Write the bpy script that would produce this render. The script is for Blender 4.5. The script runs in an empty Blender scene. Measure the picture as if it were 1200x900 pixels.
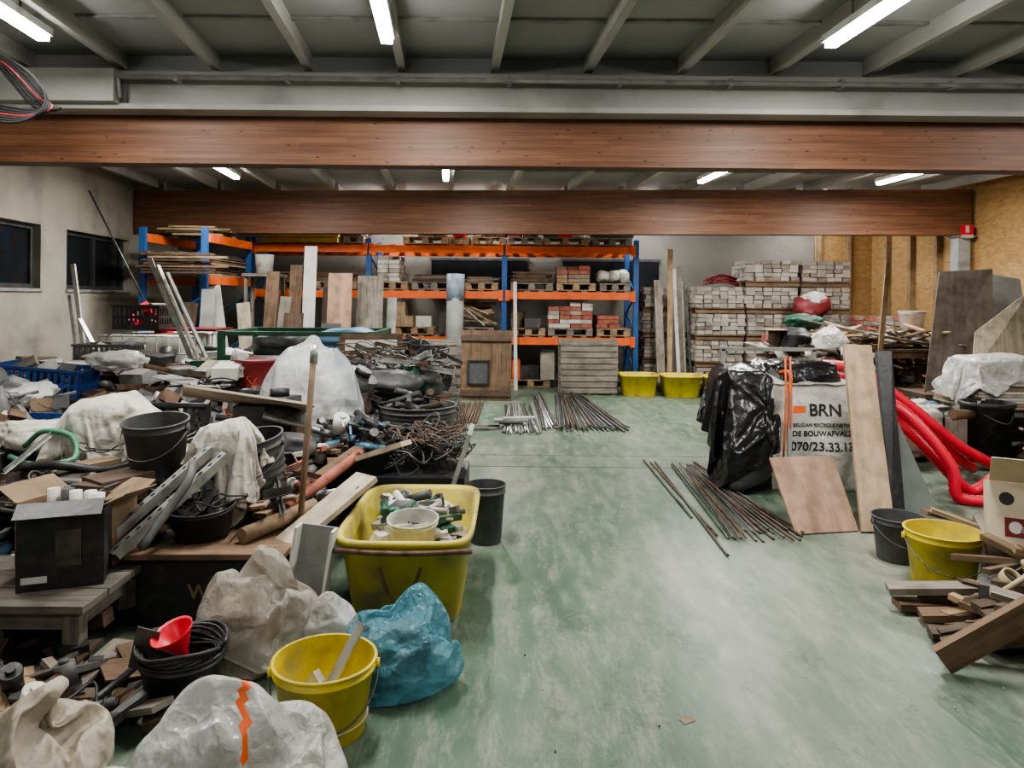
import bpy,bmesh,math,random
from mathutils import Vector,Matrix,noise
from mathutils.bvhtree import BVHTree
R=random.Random(7)
V=Vector
sc=bpy.context.scene
col=sc.collection
# ------------------------------------------------------------------ materials
def _nt(name):
    m=bpy.data.materials.new(name); m.use_nodes=True
    nt=m.node_tree; p=nt.nodes['Principled BSDF']; return m,nt,p
def node(nt,t,**k):
    n=nt.nodes.new(t)
    for a,b in k.items(): setattr(n,a,b)
    return n
def ramp(nt,stops):
    r=node(nt,'ShaderNodeValToRGB'); e=r.color_ramp.elements
    e[0].position=stops[0][0]; e[0].color=(*stops[0][1],1)
    e[1].position=stops[-1][0]; e[1].color=(*stops[-1][1],1)
    for p,c in stops[1:-1]:
        x=e.new(p); x.color=(*c,1)
    return r
def mul(c,k): return tuple(min(1,max(0,x*k)) for x in c)
def M(name,c,rough=.6,metal=0,var=.25,scale=6,bump=.15,bscale=35,alpha=1,coat=0,dirt=None,crease=0,cscale=9,trans=0):
    m,nt,p=_nt(name); L=nt.links
    tc=node(nt,'ShaderNodeTexCoord')
    n=node(nt,'ShaderNodeTexNoise'); n.inputs['Scale'].default_value=scale; n.inputs['Detail'].default_value=6
    L.new(tc.outputs['Object'],n.inputs['Vector'])
    d=dirt or mul(c,1-var*1.6)
    r=ramp(nt,[(.3,d),(.5,c),(.75,mul(c,1+var))]); L.new(n.outputs['Fac'],r.inputs['Fac'])
    L.new(r.outputs['Color'],p.inputs['Base Color'])
    p.inputs['Roughness'].default_value=rough; p.inputs['Metallic'].default_value=metal
    p.inputs['Alpha'].default_value=alpha
    p.inputs['Coat Weight'].default_value=coat
    h=None
    if bump:
        n2=node(nt,'ShaderNodeTexNoise'); n2.inputs['Scale'].default_value=bscale; n2.inputs['Detail'].default_value=4
        L.new(tc.outputs['Object'],n2.inputs['Vector'])
        b=node(nt,'ShaderNodeBump'); b.inputs['Strength'].default_value=bump; b.inputs['Distance'].default_value=.02
        L.new(n2.outputs['Fac'],b.inputs['Height']); L.new(b.outputs['Normal'],p.inputs['Normal']); h=b
    if crease:
        nn=node(nt,'ShaderNodeTexNoise'); nn.inputs['Scale'].default_value=cscale*.6; nn.inputs['Detail'].default_value=3
        L.new(tc.outputs['Object'],nn.inputs['Vector'])
        mx=node(nt,'ShaderNodeVectorMath',operation='SCALE'); mx.inputs['Scale'].default_value=.16
        L.new(nn.outputs['Color'],mx.inputs[0])
        ad=node(nt,'ShaderNodeVectorMath',operation='ADD'); L.new(tc.outputs['Object'],ad.inputs[0]); L.new(mx.outputs['Vector'],ad.inputs[1])
        prev=h
        for s_,st in ((cscale,crease),(cscale*2.7,crease*.6)):
            v=node(nt,'ShaderNodeTexVoronoi',feature='F1',distance='MINKOWSKI'); v.inputs['Scale'].default_value=s_
            v.inputs['Exponent'].default_value=1.2
            L.new(ad.outputs['Vector'],v.inputs['Vector'])
            b=node(nt,'ShaderNodeBump'); b.inputs['Strength'].default_value=st; b.inputs['Distance'].default_value=.25/s_
            L.new(v.outputs['Distance'],b.inputs['Height'])
            if prev: L.new(prev.outputs['Normal'],b.inputs['Normal'])
            L.new(b.outputs['Normal'],p.inputs['Normal']); prev=b
    if trans:
        t=node(nt,'ShaderNodeBsdfTranslucent'); L.new(r.outputs['Color'],t.inputs['Color'])
        ms=node(nt,'ShaderNodeMixShader'); ms.inputs['Fac'].default_value=trans
        out=[q for q in nt.nodes if q.type=='OUTPUT_MATERIAL'][0]
        L.new(p.outputs[0],ms.inputs[1]); L.new(t.outputs[0],ms.inputs[2])
        if alpha<1:
            tr=node(nt,'ShaderNodeBsdfTransparent'); m3=node(nt,'ShaderNodeMixShader'); m3.inputs['Fac'].default_value=alpha
            p.inputs['Alpha'].default_value=1
            L.new(tr.outputs[0],m3.inputs[1]); L.new(ms.outputs[0],m3.inputs[2]); ms=m3
        L.new(ms.outputs[0],out.inputs['Surface'])
    return m
def W(name,c,c2=None,rough=.75,sx=2.5,sy=38,tone=.35):
    m,nt,p=_nt(name); L=nt.links
    c2=c2 or mul(c,.55)
    uv=node(nt,'ShaderNodeTexCoord')
    mp=node(nt,'ShaderNodeMapping'); mp.inputs['Scale'].default_value=(sx,sy,1)
    n=node(nt,'ShaderNodeTexNoise'); n.inputs['Scale'].default_value=1; n.inputs['Detail'].default_value=5; n.inputs['Distortion'].default_value=.6
    L.new(uv.outputs['UV'],mp.inputs['Vector']); L.new(mp.outputs['Vector'],n.inputs['Vector'])
    r=ramp(nt,[(.28,c2),(.5,c),(.75,mul(c,1.25))]); L.new(n.outputs['Fac'],r.inputs['Fac'])
    n2=node(nt,'ShaderNodeTexNoise'); n2.inputs['Scale'].default_value=.16; n2.inputs['Detail'].default_value=1
    L.new(uv.outputs['UV'],n2.inputs['Vector'])
    r2=ramp(nt,[(.3,(1-tone,)*3),(.7,(1,)*3)]); L.new(n2.outputs['Fac'],r2.inputs['Fac'])
    mx=node(nt,'ShaderNodeMix',data_type='RGBA',blend_type='MULTIPLY'); mx.inputs['Factor'].default_value=1
    L.new(r.outputs['Color'],mx.inputs['A']); L.new(r2.outputs['Color'],mx.inputs['B'])
    n3=node(nt,'ShaderNodeTexNoise'); n3.inputs['Scale'].default_value=7; n3.inputs['Detail'].default_value=6
    L.new(uv.outputs['Object'],n3.inputs['Vector'])
    r3=ramp(nt,[(.35,(.6,.59,.57)),(.55,(1,)*3)]); L.new(n3.outputs['Fac'],r3.inputs['Fac'])
    m2=node(nt,'ShaderNodeMix',data_type='RGBA',blend_type='MULTIPLY'); m2.inputs['Factor'].default_value=.8
    L.new(mx.outputs['Result'],m2.inputs['A']); L.new(r3.outputs['Color'],m2.inputs['B'])
    L.new(m2.outputs['Result'],p.inputs['Base Color'])
    p.inputs['Roughness'].default_value=rough
    b=node(nt,'ShaderNodeBump'); b.inputs['Strength'].default_value=.25; b.inputs['Distance'].default_value=.01
    L.new(n.outputs['Fac'],b.inputs['Height']); L.new(b.outputs['Normal'],p.inputs['Normal'])
    return m
def emis(name,c,s):
    m,nt,p=_nt(name); p.inputs['Base Color'].default_value=(*c,1)
    p.inputs['Emission Color'].default_value=(*c,1); p.inputs['Emission Strength'].default_value=s
    return m
def floor_mat():
    m,nt,p=_nt('worn_green_epoxy'); L=nt.links
    tc=node(nt,'ShaderNodeTexCoord')
    mp=node(nt,'ShaderNodeMapping'); mp.inputs['Scale'].default_value=(1.1,.4,1)
    L.new(tc.outputs['Object'],mp.inputs['Vector'])
    n=node(nt,'ShaderNodeTexNoise'); n.inputs['Scale'].default_value=.9; n.inputs['Detail'].default_value=10; n.inputs['Roughness'].default_value=.7
    L.new(mp.outputs['Vector'],n.inputs['Vector'])
    r=ramp(nt,[(.34,(.050,.096,.062)),(.46,(.086,.140,.095)),(.55,(.140,.185,.135)),(.66,(.27,.285,.235))]); L.new(n.outputs['Fac'],r.inputs['Fac'])
    mp2=node(nt,'ShaderNodeMapping'); mp2.inputs['Scale'].default_value=(6,1.6,1); mp2.inputs['Rotation'].default_value=(0,0,.1)
    L.new(tc.outputs['Object'],mp2.inputs['Vector'])
    n2=node(nt,'ShaderNodeTexNoise'); n2.inputs['Scale'].default_value=2; n2.inputs['Detail'].default_value=12; n2.inputs['Roughness'].default_value=.8
    L.new(mp2.outputs['Vector'],n2.inputs['Vector'])
    r2=ramp(nt,[(.47,(0,0,0)),(.64,(1,1,1))]); L.new(n2.outputs['Fac'],r2.inputs['Fac'])
    mx=node(nt,'ShaderNodeMix',data_type='RGBA'); mx.inputs['B'].default_value=(.33,.34,.29,1)
    mm=node(nt,'ShaderNodeMath',operation='MULTIPLY'); mm.inputs[1].default_value=.5
    L.new(r2.outputs['Color'],mm.inputs[0]); L.new(mm.outputs[0],mx.inputs['Factor']); L.new(r.outputs['Color'],mx.inputs['A'])
    n3=node(nt,'ShaderNodeTexNoise'); n3.inputs['Scale'].default_value=3.2; n3.inputs['Detail'].default_value=11; n3.inputs['Roughness'].default_value=.85
    L.new(tc.outputs['Object'],n3.inputs['Vector'])
    r3=ramp(nt,[(.33,(.5,.5,.47)),(.46,(1,1,1))]); L.new(n3.outputs['Fac'],r3.inputs['Fac'])
    m2=node(nt,'ShaderNodeMix',data_type='RGBA',blend_type='MULTIPLY'); m2.inputs['Factor'].default_value=1
    L.new(mx.outputs['Result'],m2.inputs['A']); L.new(r3.outputs['Color'],m2.inputs['B'])
    L.new(m2.outputs['Result'],p.inputs['Base Color'])
    rr=node(nt,'ShaderNodeMapRange'); rr.inputs['From Min'].default_value=.3; rr.inputs['From Max'].default_value=.7; rr.inputs['To Min'].default_value=.3; rr.inputs['To Max'].default_value=.62
    L.new(n2.outputs['Fac'],rr.inputs['Value']); L.new(rr.outputs['Result'],p.inputs['Roughness'])
    b=node(nt,'ShaderNodeBump'); b.inputs['Strength'].default_value=.08; b.inputs['Distance'].default_value=.01
    L.new(n2.outputs['Fac'],b.inputs['Height']); L.new(b.outputs['Normal'],p.inputs['Normal'])
    return m
def glulam_mat():
    m,nt,p=_nt('glulam_wood'); L=nt.links
    tc=node(nt,'ShaderNodeTexCoord'); sp=node(nt,'ShaderNodeSeparateXYZ'); L.new(tc.outputs['Object'],sp.inputs[0])
    mp=node(nt,'ShaderNodeMapping'); mp.inputs['Scale'].default_value=(1.2,6,34)
    L.new(tc.outputs['Object'],mp.inputs['Vector'])
    n=node(nt,'ShaderNodeTexNoise'); n.inputs['Scale'].default_value=1; n.inputs['Detail'].default_value=8; n.inputs['Roughness'].default_value=.65
    L.new(mp.outputs['Vector'],n.inputs['Vector'])
    r=ramp(nt,[(.3,(.14,.058,.028)),(.5,(.235,.105,.056)),(.72,(.34,.17,.097))]); L.new(n.outputs['Fac'],r.inputs['Fac'])
    m1=node(nt,'ShaderNodeMath',operation='MULTIPLY'); m1.inputs[1].default_value=1/.045; L.new(sp.outputs['Z'],m1.inputs[0])
    fr=node(nt,'ShaderNodeMath',operation='FRACT'); L.new(m1.outputs[0],fr.inputs[0])
    r2=ramp(nt,[(.0,(.5,.45,.45)),(.1,(1,1,1))]); L.new(fr.outputs[0],r2.inputs['Fac'])
    fl=node(nt,'ShaderNodeMath',operation='FLOOR'); L.new(m1.outputs[0],fl.inputs[0])
    cb=node(nt,'ShaderNodeCombineXYZ'); sx=node(nt,'ShaderNodeMath',operation='MULTIPLY'); sx.inputs[1].default_value=.6
    L.new(sp.outputs['X'],sx.inputs[0]); L.new(sx.outputs[0],cb.inputs[0]); L.new(fl.outputs[0],cb.inputs[1])
    wn=node(nt,'ShaderNodeTexVoronoi'); wn.inputs['Scale'].default_value=1; L.new(cb.outputs[0],wn.inputs['Vector'])
    r3=ramp(nt,[(0,(.66,.66,.66)),(1,(1.0,1.0,1.0))]); L.new(wn.outputs['Color'],r3.inputs['Fac'])
    a=node(nt,'ShaderNodeMix',data_type='RGBA',blend_type='MULTIPLY'); a.inputs['Factor'].default_value=1
    L.new(r.outputs['Color'],a.inputs['A']); L.new(r2.outputs['Color'],a.inputs['B'])
    c=node(nt,'ShaderNodeMix',data_type='RGBA',blend_type='MULTIPLY'); c.inputs['Factor'].default_value=1
    L.new(a.outputs['Result'],c.inputs['A']); L.new(r3.outputs['Color'],c.inputs['B'])
    kp=node(nt,'ShaderNodeMapping'); kp.inputs['Scale'].default_value=(4.5,2,16); L.new(tc.outputs['Object'],kp.inputs['Vector'])
    kv=node(nt,'ShaderNodeTexVoronoi'); kv.inputs['Scale'].default_value=1.3; L.new(kp.outputs['Vector'],kv.inputs['Vector'])
    r4=ramp(nt,[(.07,(.2,.16,.14)),(.14,(1,1,1))]); L.new(kv.outputs['Distance'],r4.inputs['Fac'])
    e=node(nt,'ShaderNodeMix',data_type='RGBA',blend_type='MULTIPLY'); e.inputs['Factor'].default_value=1
    L.new(c.outputs['Result'],e.inputs['A']); L.new(r4.outputs['Color'],e.inputs['B'])
    L.new(e.outputs['Result'],p.inputs['Base Color']); p.inputs['Roughness'].default_value=.5
    return m
def osb_mat():
    m,nt,p=_nt('osb_board'); L=nt.links
    tc=node(nt,'ShaderNodeTexCoord')
    v=node(nt,'ShaderNodeTexVoronoi'); v.inputs['Scale'].default_value=16
    mp=node(nt,'ShaderNodeMapping'); mp.inputs['Scale'].default_value=(1,.7,1.8); L.new(tc.outputs['Object'],mp.inputs['Vector'])
    L.new(mp.outputs['Vector'],v.inputs['Vector'])
    n=node(nt,'ShaderNodeTexNoise'); n.inputs['Scale'].default_value=9; n.inputs['Detail'].default_value=6; L.new(tc.outputs['Object'],n.inputs['Vector'])
    r=ramp(nt,[(0,(.28,.16,.06)),(.5,(.45,.28,.12)),(1,(.56,.38,.18))]); 
    ad=node(nt,'ShaderNodeMix',data_type='RGBA'); ad.inputs['Factor'].default_value=.45
    L.new(v.outputs['Color'],ad.inputs['A']); L.new(n.outputs['Fac'],ad.inputs['B'])
    L.new(ad.outputs['Result'],r.inputs['Fac']); L.new(r.outputs['Color'],p.inputs['Base Color']); p.inputs['Roughness'].default_value=.8
    return m
m_floor=floor_mat(); m_glu=glulam_mat(); m_osb=osb_mat()
m_plaster=M('plaster',(.45,.42,.35),.9,var=.22,scale=1.3,bump=.3,bscale=14,dirt=(.27,.26,.23))
m_backw=M('concrete_block_wall',(.28,.27,.245),.9,var=.15,scale=1.5,bump=.3,bscale=20)
m_ceil=M('ceiling_panel',(.38,.385,.38),.8,var=.14,scale=.8,bump=.1)
m_joist=M('painted_joist',(.46,.45,.42),.6,var=.15,scale=1.5)
m_steel=M('painted_steel_beam',(.38,.38,.355),.6,var=.18,scale=1.4,dirt=(.22,.22,.2))
m_conduit=M('grey_conduit',(.30,.30,.29),.5)
m_glass=M('night_glass',(.025,.028,.032),.08,var=.1,bump=0)
m_frame=M('window_frame_dark',(.09,.09,.09),.5)
m_conc=M('grey_column',(.36,.37,.36),.6)
m_tube=emis('led_tube',(1,.98,.94),22)
m_house=M('lamp_housing',(.75,.75,.72),.4,bump=0)
m_orange=M('rack_orange',(.80,.15,.035),.45,var=.12)
m_blue=M('rack_blue',(.025,.10,.30),.5,var=.15)
m_yel=M('yellow_plastic',(.66,.52,.035),.45,var=.15,scale=5,dirt=(.34,.28,.09))
m_yel2=M('yellow_tub_plastic',(.52,.43,.07),.55,var=.25,scale=4,dirt=(.22,.19,.10))
m_cem=M('cement_residue',(.42,.40,.35),.9,var=.3,scale=12)
m_rust=M('rusty_steel',(.15,.09,.06),.75,.3,var=.4,scale=15)
m_dsteel=M('dark_steel',(.13,.125,.12),.5,.7,var=.3,scale=9)
m_zinc=M('galvanised_steel',(.46,.47,.46),.4,.75,var=.25,scale=10)
m_black=M('black_plastic',(.022,.022,.024),.45,var=.4,scale=9,dirt=(.055,.053,.046))
m_dgrey=M('dark_grey_plastic',(.07,.072,.074),.5,var=.35,scale=7,dirt=(.13,.125,.11))
m_white=M('dusty_white_plastic',(.60,.59,.54),.5,var=.15,scale=7,dirt=(.36,.34,.29))
m_foil=M('black_foil',(.014,.014,.015),.28,var=.3,bump=.05,crease=.35,cscale=7)
m_trash=M('black_rubbish_bag',(.018,.018,.02),.35,var=.3,bump=.1,crease=.7,cscale=8)
m_wbag=M('white_plastic_bag',(.70,.70,.68),.22,var=.1,scale=5,bump=.03,dirt=(.52,.50,.45),crease=.6,cscale=13,trans=.3,alpha=.88)
m_wbag2=M('white_plastic_wrap',(.62,.62,.60),.3,var=.1,scale=5,bump=.03,dirt=(.46,.44,.39),crease=.5,cscale=13)
m_bulk=M('bulk_bag_fabric',(.56,.55,.51),.7,var=.14,scale=3,bump=.3,bscale=60,dirt=(.32,.30,.26),crease=.45,cscale=4)
m_cloth=M('dusty_white_cloth',(.54,.52,.47),.6,var=.18,scale=7,bump=.1,bscale=40,dirt=(.36,.32,.26),crease=.3,cscale=10)
m_sack=M('beige_translucent_sack',(.60,.57,.51),.24,var=.2,scale=7,bump=.05,dirt=(.42,.35,.27),crease=.6,cscale=13,alpha=.60,trans=.3)
m_paper=M('paper_sack',(.40,.35,.28),.6,var=.2,scale=6,bump=.15,bscale=22,crease=.4,cscale=9)
m_bluebag=M('blue_plastic_bag',(.14,.38,.47),.2,var=.25,scale=9,bump=.04,alpha=.58,dirt=(.07,.22,.29),crease=.7,cscale=17,trans=.3)
m_clear=M('clear_plastic_bag',(.66,.69,.70),.2,var=.1,scale=6,bump=.04,alpha=.56,crease=.6,cscale=9,trans=.3)
m_red=M('red_plastic',(.75,.03,.06),.38,var=.1,bump=0)
m_dred=M('dark_red_paint',(.17,.018,.02),.5,var=.3)
m_green=M('green_paint',(.015,.075,.042),.5,var=.3)
m_lgreen=M('green_hose',(.08,.25,.15),.4)
m_cblue=M('blue_crate_plastic',(.018,.055,.20),.45,var=.2)
m_lblue=M('light_blue_plastic',(.14,.30,.44),.45,var=.2)
m_orng=M('orange_plastic',(.80,.14,.03),.5,bump=0)
m_card=W('cardboard',(.33,.235,.15),(.25,.17,.10),.85,1,4,.3)
m_cardw=M('pale_cardboard',(.58,.50,.37),.8,var=.1)
m_tape=M('beige_tape',(.42,.33,.20),.6,var=.1)
m_brick=M('red_brick',(.34,.12,.085),.85,var=.3,scale=12)
m_stone=M('pale_paving_stone',(.385,.35,.30),.9,var=.3,scale=2.5,bump=.4,bscale=30,dirt=(.20,.18,.155))
m_stone2=M('brown_paving_stone',(.25,.215,.18),.9,var=.3,scale=4,bump=.4,bscale=30)
m_stone3=M('grey_paving_stone',(.29,.275,.25),.9,var=.3,scale=4,bump=.4,bscale=30)
m_insul=M('yellow_insulation',(.62,.46,.10),.8,var=.15)
w_pine=W('pine_wood',(.45,.32,.19))
w_light=W('pale_board',(.52,.45,.34),(.42,.36,.27),.7,1.5,14,.15)
w_ply=W('plywood',(.38,.245,.17),(.29,.18,.12),.7,2,12,.12)
w_plyt=W('tan_plywood',(.44,.32,.21),(.35,.25,.16),.7,2,12,.12)
w_grey=W('weathered_wood',(.29,.255,.21),(.17,.15,.12))
w_dirty=W('dirty_bench_wood',(.20,.18,.15),(.11,.10,.08))
w_dark=W('dark_wood',(.12,.08,.055),(.065,.045,.03))
w_brown=W('brown_wood',(.21,.135,.082),(.12,.075,.045))
w_salm=W('salmon_board',(.48,.30,.21),(.42,.26,.18),.7,1,6,.1)
w_lean=W('dark_leaning_ply',(.20,.165,.135),(.14,.11,.09),.7,1.5,9,.1)
m_whiteb=M('white_board',(.62,.61,.57),.6,var=.08)
m_greyb=M('grey_sheet',(.30,.31,.295),.6,var=.2,scale=4)
m_dkboard=M('dark_green_board',(.10,.115,.10),.6,var=.2,scale=4)
m_ink=M('ink_black',(.03,.03,.03),.6,bump=0)
m_cable=M('black_cable_rubber',(.008,.008,.008),.95,var=.1,bump=0)
m_joint=M('floor_joint_filler',(.06,.09,.065),.8,bump=0)
m_dirt=M('grime',(.09,.078,.065),.95,var=.4,scale=10)

# ------------------------------------------------------------------ mesh builder
class B:
    def __init__(s,seed=0):
        s.bm=bmesh.new(); s.uv=s.bm.loops.layers.uv.new('UVMap'); s.m=[]; s.T=Matrix.Identity(4); s.r=random.Random(seed)
    def mi(s,m):
        if m not in s.m: s.m.append(m)
        return s.m.index(m)
    def boxm(s,Mx,size,mat):
        Mx=s.T@Mx; i=s.mi(mat); a,b,c=[x/2 for x in size]
        L=[(-a,-b,-c),(a,-b,-c),(a,b,-c),(-a,b,-c),(-a,-b,c),(a,-b,c),(a,b,c),(-a,b,c)]
        vs=[s.bm.verts.new(Mx@V(p)) for p in L]
        ox=s.r.randint(0,60)*5.3; oy=s.r.randint(0,60)*3.7
        li=max(range(3),key=lambda k:size[k])
        for f,k in (((3,2,1,0),2),((4,5,6,7),2),((0,1,5,4),1),((2,3,7,6),1),((1,2,6,5),0),((3,0,4,7),0)):
            fa=s.bm.faces.new([vs[j] for j in f]); fa.material_index=i
            ax=[q for q in range(3) if q!=k]
            if li in ax and ax[0]!=li: ax.reverse()
            for lp,j in zip(fa.loops,f): lp[s.uv].uv=(L[j][ax[0]]+ox,L[j][ax[1]]+oy)
    def box(s,c,size,mat,rot=(0,0,0)):
        s.boxm(Matrix.Translation(c)@Matrix.Rotation(rot[2],4,'Z')@Matrix.Rotation(rot[1],4,'Y')@Matrix.Rotation(rot[0],4,'X'),size,mat)
    def bx(s,x0,x1,y0,y1,z0,z1,mat):
        s.box(((x0+x1)/2,(y0+y1)/2,(z0+z1)/2),(x1-x0,y1-y0,z1-z0),mat)
    def fr(s,p0,p1,roll=0):
        p0,p1=V(p0),V(p1); d=(p1-p0).normalized(); up=V((0,0,1)) if abs(d.z)<.9 else V((0,1,0))
        y=up.cross(d).normalized(); z=d.cross(y)
        m=Matrix((d,y,z)).transposed().to_4x4(); m=m@Matrix.Rotation(roll,4,'X'); m.translation=(p0+p1)/2
        return m,(p1-p0).length
    def beam(s,p0,p1,w,h,mat,roll=0):
        m,l=s.fr(p0,p1,roll); s.boxm(m,(l,w,h),mat)
    def rings(s,rs,mat,close0=True,close1=True,smooth=True):
        i=s.mi(mat); vv=[[s.bm.verts.new(s.T@V(p)) for p in r] for r in rs]; n=len(vv[0])
        for a,b in zip(vv[:-1],vv[1:]):
            for k in range(n):
                f=s.bm.faces.new((a[k],a[(k+1)%n],b[(k+1)%n],b[k])); f.material_index=i; f.smooth=smooth
        if close0: f=s.bm.faces.new(vv[0][::-1]); f.material_index=i
        if close1: f=s.bm.faces.new(vv[-1]); f.material_index=i
    def cyl(s,p0,p1,r0,mat,r1=None,n=12,caps=True):
        m,l=s.fr(p0,p1); r1=r0 if r1 is None else r1
        rs=[[m@V((x,r*math.cos(t*2*math.pi/n),r*math.sin(t*2*math.pi/n))) for t in range(n)] for x,r in ((-l/2,r0),(l/2,r1))]
        s.rings(rs,mat,caps,caps)
    def lathe(s,prof,mat,M4=None,n=28,e=2.0,ar=1.0,close0=True,close1=True):
        M4=M4 or Matrix.Identity(4); rs=[]
        for r,z in prof:
            ring=[]
            for k in range(n):
                t=2*math.pi*k/n; c,q=math.cos(t),math.sin(t)
                ring.append(M4@V((math.copysign(abs(c)**(2/e),c)*r,math.copysign(abs(q)**(2/e),q)*r*ar,z)))
            rs.append(ring)
        s.rings(rs,mat,close0,close1)
    def tube(s,pts,r,mat,n=6,res=6,rib=0):
        P=[V(p) for p in pts]
        if len(P)>2:
            Q=[P[0]*2-P[1]]+P+[P[-1]*2-P[-2]]; out=[]
            for i in range(1,len(Q)-2):
                for k in range(res):
                    t=k/res; a,b,c,d=Q[i-1:i+3]
                    out.append(.5*((2*b)+(c-a)*t+(2*a-5*b+4*c-d)*t*t+(3*b-a-3*c+d)*t**3))
            out.append(P[-1]); P=out
        nrm=None; rs=[]
        for i,p in enumerate(P):
            d=(P[min(i+1,len(P)-1)]-P[max(i-1,0)])
            if d.length<1e-6: d=V((0,0,1))
            d.normalize()
            if nrm is None: nrm=d.orthogonal().normalized()
            nrm=(nrm-d*nrm.dot(d)); nrm=nrm.normalized() if nrm.length>1e-5 else d.orthogonal().normalized()
            bn=d.cross(nrm); rr=r*(1+(rib if i%2 else -rib))
            rs.append([p+(nrm*math.cos(2*math.pi*k/n)+bn*math.sin(2*math.pi*k/n))*rr for k in range(n)])
        s.rings(rs,mat)
    def ico(s,c,size,mat,sub=4,top=0,wob=0,seed=0,matfn=None,e=.9):
        i=s.mi(mat); tmp=bmesh.new(); bmesh.ops.create_icosphere(tmp,subdivisions=sub,radius=1); mp={}
        for v in tmp.verts:
            n=v.co.normalized(); w=1+wob*noise.noise(n*2+V((seed*3.3,0,0)))
            p=V([math.copysign(abs(x)**e,x)*w*h/2 for x,h in zip(n,size)])
            if top and n.z>.6: t=(n.z-.6)/.4; p.z+=top*t*t; p.x*=1-.45*t*t; p.y*=1-.45*t*t
            mp[v]=s.bm.verts.new(s.T@(V(c)+p))
        for f in tmp.faces:
            g=s.bm.faces.new([mp[v] for v in f.verts]); g.material_index=i; g.smooth=True
            if matfn:
                m=matfn(f.calc_center_median())
                if m: g.material_index=s.mi(m)
        tmp.free()
    def sheet(s,fn,nx,ny,mat):
        i=s.mi(mat); g=[[s.bm.verts.new(s.T@V(fn(a/nx,b/ny))) for b in range(ny+1)] for a in range(nx+1)]
        for a in range(nx):
            for b in range(ny):
                f=s.bm.faces.new((g[a][b],g[a+1][b],g[a+1][b+1],g[a][b+1])); f.material_index=i; f.smooth=True
    def blob(s,c,size,mat,seed=0,amp=.05,sub=4,e=.8,rot=0,planes=20):
        i=s.mi(mat); tmp=bmesh.new(); bmesh.ops.create_icosphere(tmp,subdivisions=sub,radius=1)
        o=V((seed*3.1,seed*1.7,seed*.9)); mp={}; rr=random.Random(seed*7+1)
        PL=[]
        for _ in range(planes):
            z=rr.uniform(-1,1); a=rr.uniform(0,6.283); q=math.sqrt(1-z*z); PL.append((V((q*math.cos(a),q*math.sin(a),z)),rr.uniform(.74,1.0)))
        Rz=Matrix.Rotation(rot,3,'Z')
        for v in tmp.verts:
            n=v.co.normalized()
            nw=(n+V((noise.noise(n*1.6+o),noise.noise(n*1.6+o+V((7,0,0))),noise.noise(n*1.6+o+V((0,7,0)))))*.28).normalized()
            r=1.12
            for m_,d_ in PL:
                k=nw.dot(m_)
                if k>.25: r=min(r,d_/k)
            q=n*1.7+o+nw*.8
            f=noise.voronoi(q)[0]; g=noise.voronoi(q*2.3+o)[0]
            r+=amp*(min(1,(f[1]-f[0])*1.8)-.4)*1.3+amp*.6*(min(1,(g[1]-g[0])*1.8)-.4)
            p=V([math.copysign(abs(x)**e,x)*r*hh/2 for x,hh in zip(n,size)])
            p.z=max(p.z,-size[2]/2*.86); p=Rz@p
            mp[v]=s.bm.verts.new(s.T@(V(c)+p))
        for f in tmp.faces:
            g=s.bm.faces.new([mp[v] for v in f.verts]); g.material_index=i; g.smooth=True
        tmp.free()
    def done(s,name,bevel=0,solid=0):
        if not solid: bmesh.ops.recalc_face_normals(s.bm,faces=s.bm.faces)
        me=bpy.data.meshes.new(name); s.bm.verts.ensure_lookup_table()
        co=[v.co for v in s.bm.verts]
        lo=V([min(c[k] for c in co) for k in range(3)]); hi=V([max(c[k] for c in co) for k in range(3)])
        o=V(((lo.x+hi.x)/2,(lo.y+hi.y)/2,lo.z))
        for v in s.bm.verts: v.co-=o
        s.bm.to_mesh(me); s.bm.free()
        for m in s.m: me.materials.append(m)
        ob=bpy.data.objects.new(name,me); ob.location=o; col.objects.link(ob)
        if bevel:
            md=ob.modifiers.new('bevel','BEVEL'); md.width=bevel; md.segments=2; md.limit_method='ANGLE'; md.harden_normals=False
        return ob
TR=Matrix.Translation
def RX(a): return Matrix.Rotation(a,4,'X')
def RY(a): return Matrix.Rotation(a,4,'Y')
def RZ(a): return Matrix.Rotation(a,4,'Z')
CL=[]; COLL=[]
def collide(ob,th=.006):
    ob.modifiers.new('collide','COLLISION'); ob.collision.thickness_outer=th; ob.collision.cloth_friction=15; COLL.append(ob)
def cloth(ob,selfc=False,shrink=-.12,bend=.08,sub=1,air=1.5,solid=0):
    cm=ob.modifiers.new('cloth','CLOTH'); s=cm.settings
    s.quality=6; s.mass=.12; s.air_damping=air; s.tension_stiffness=12; s.compression_stiffness=12; s.shear_stiffness=4; s.bending_stiffness=bend
    s.tension_damping=4; s.compression_damping=4; s.bending_damping=.3; s.shrink_min=shrink
    c=cm.collision_settings; c.distance_min=.006; c.collision_quality=3; c.use_self_collision=selfc; c.self_distance_min=.004; c.self_friction=4
    cm.point_cache.frame_start=1; cm.point_cache.frame_end=FR
    CL.append((ob,sub,solid))
FR=46

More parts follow.
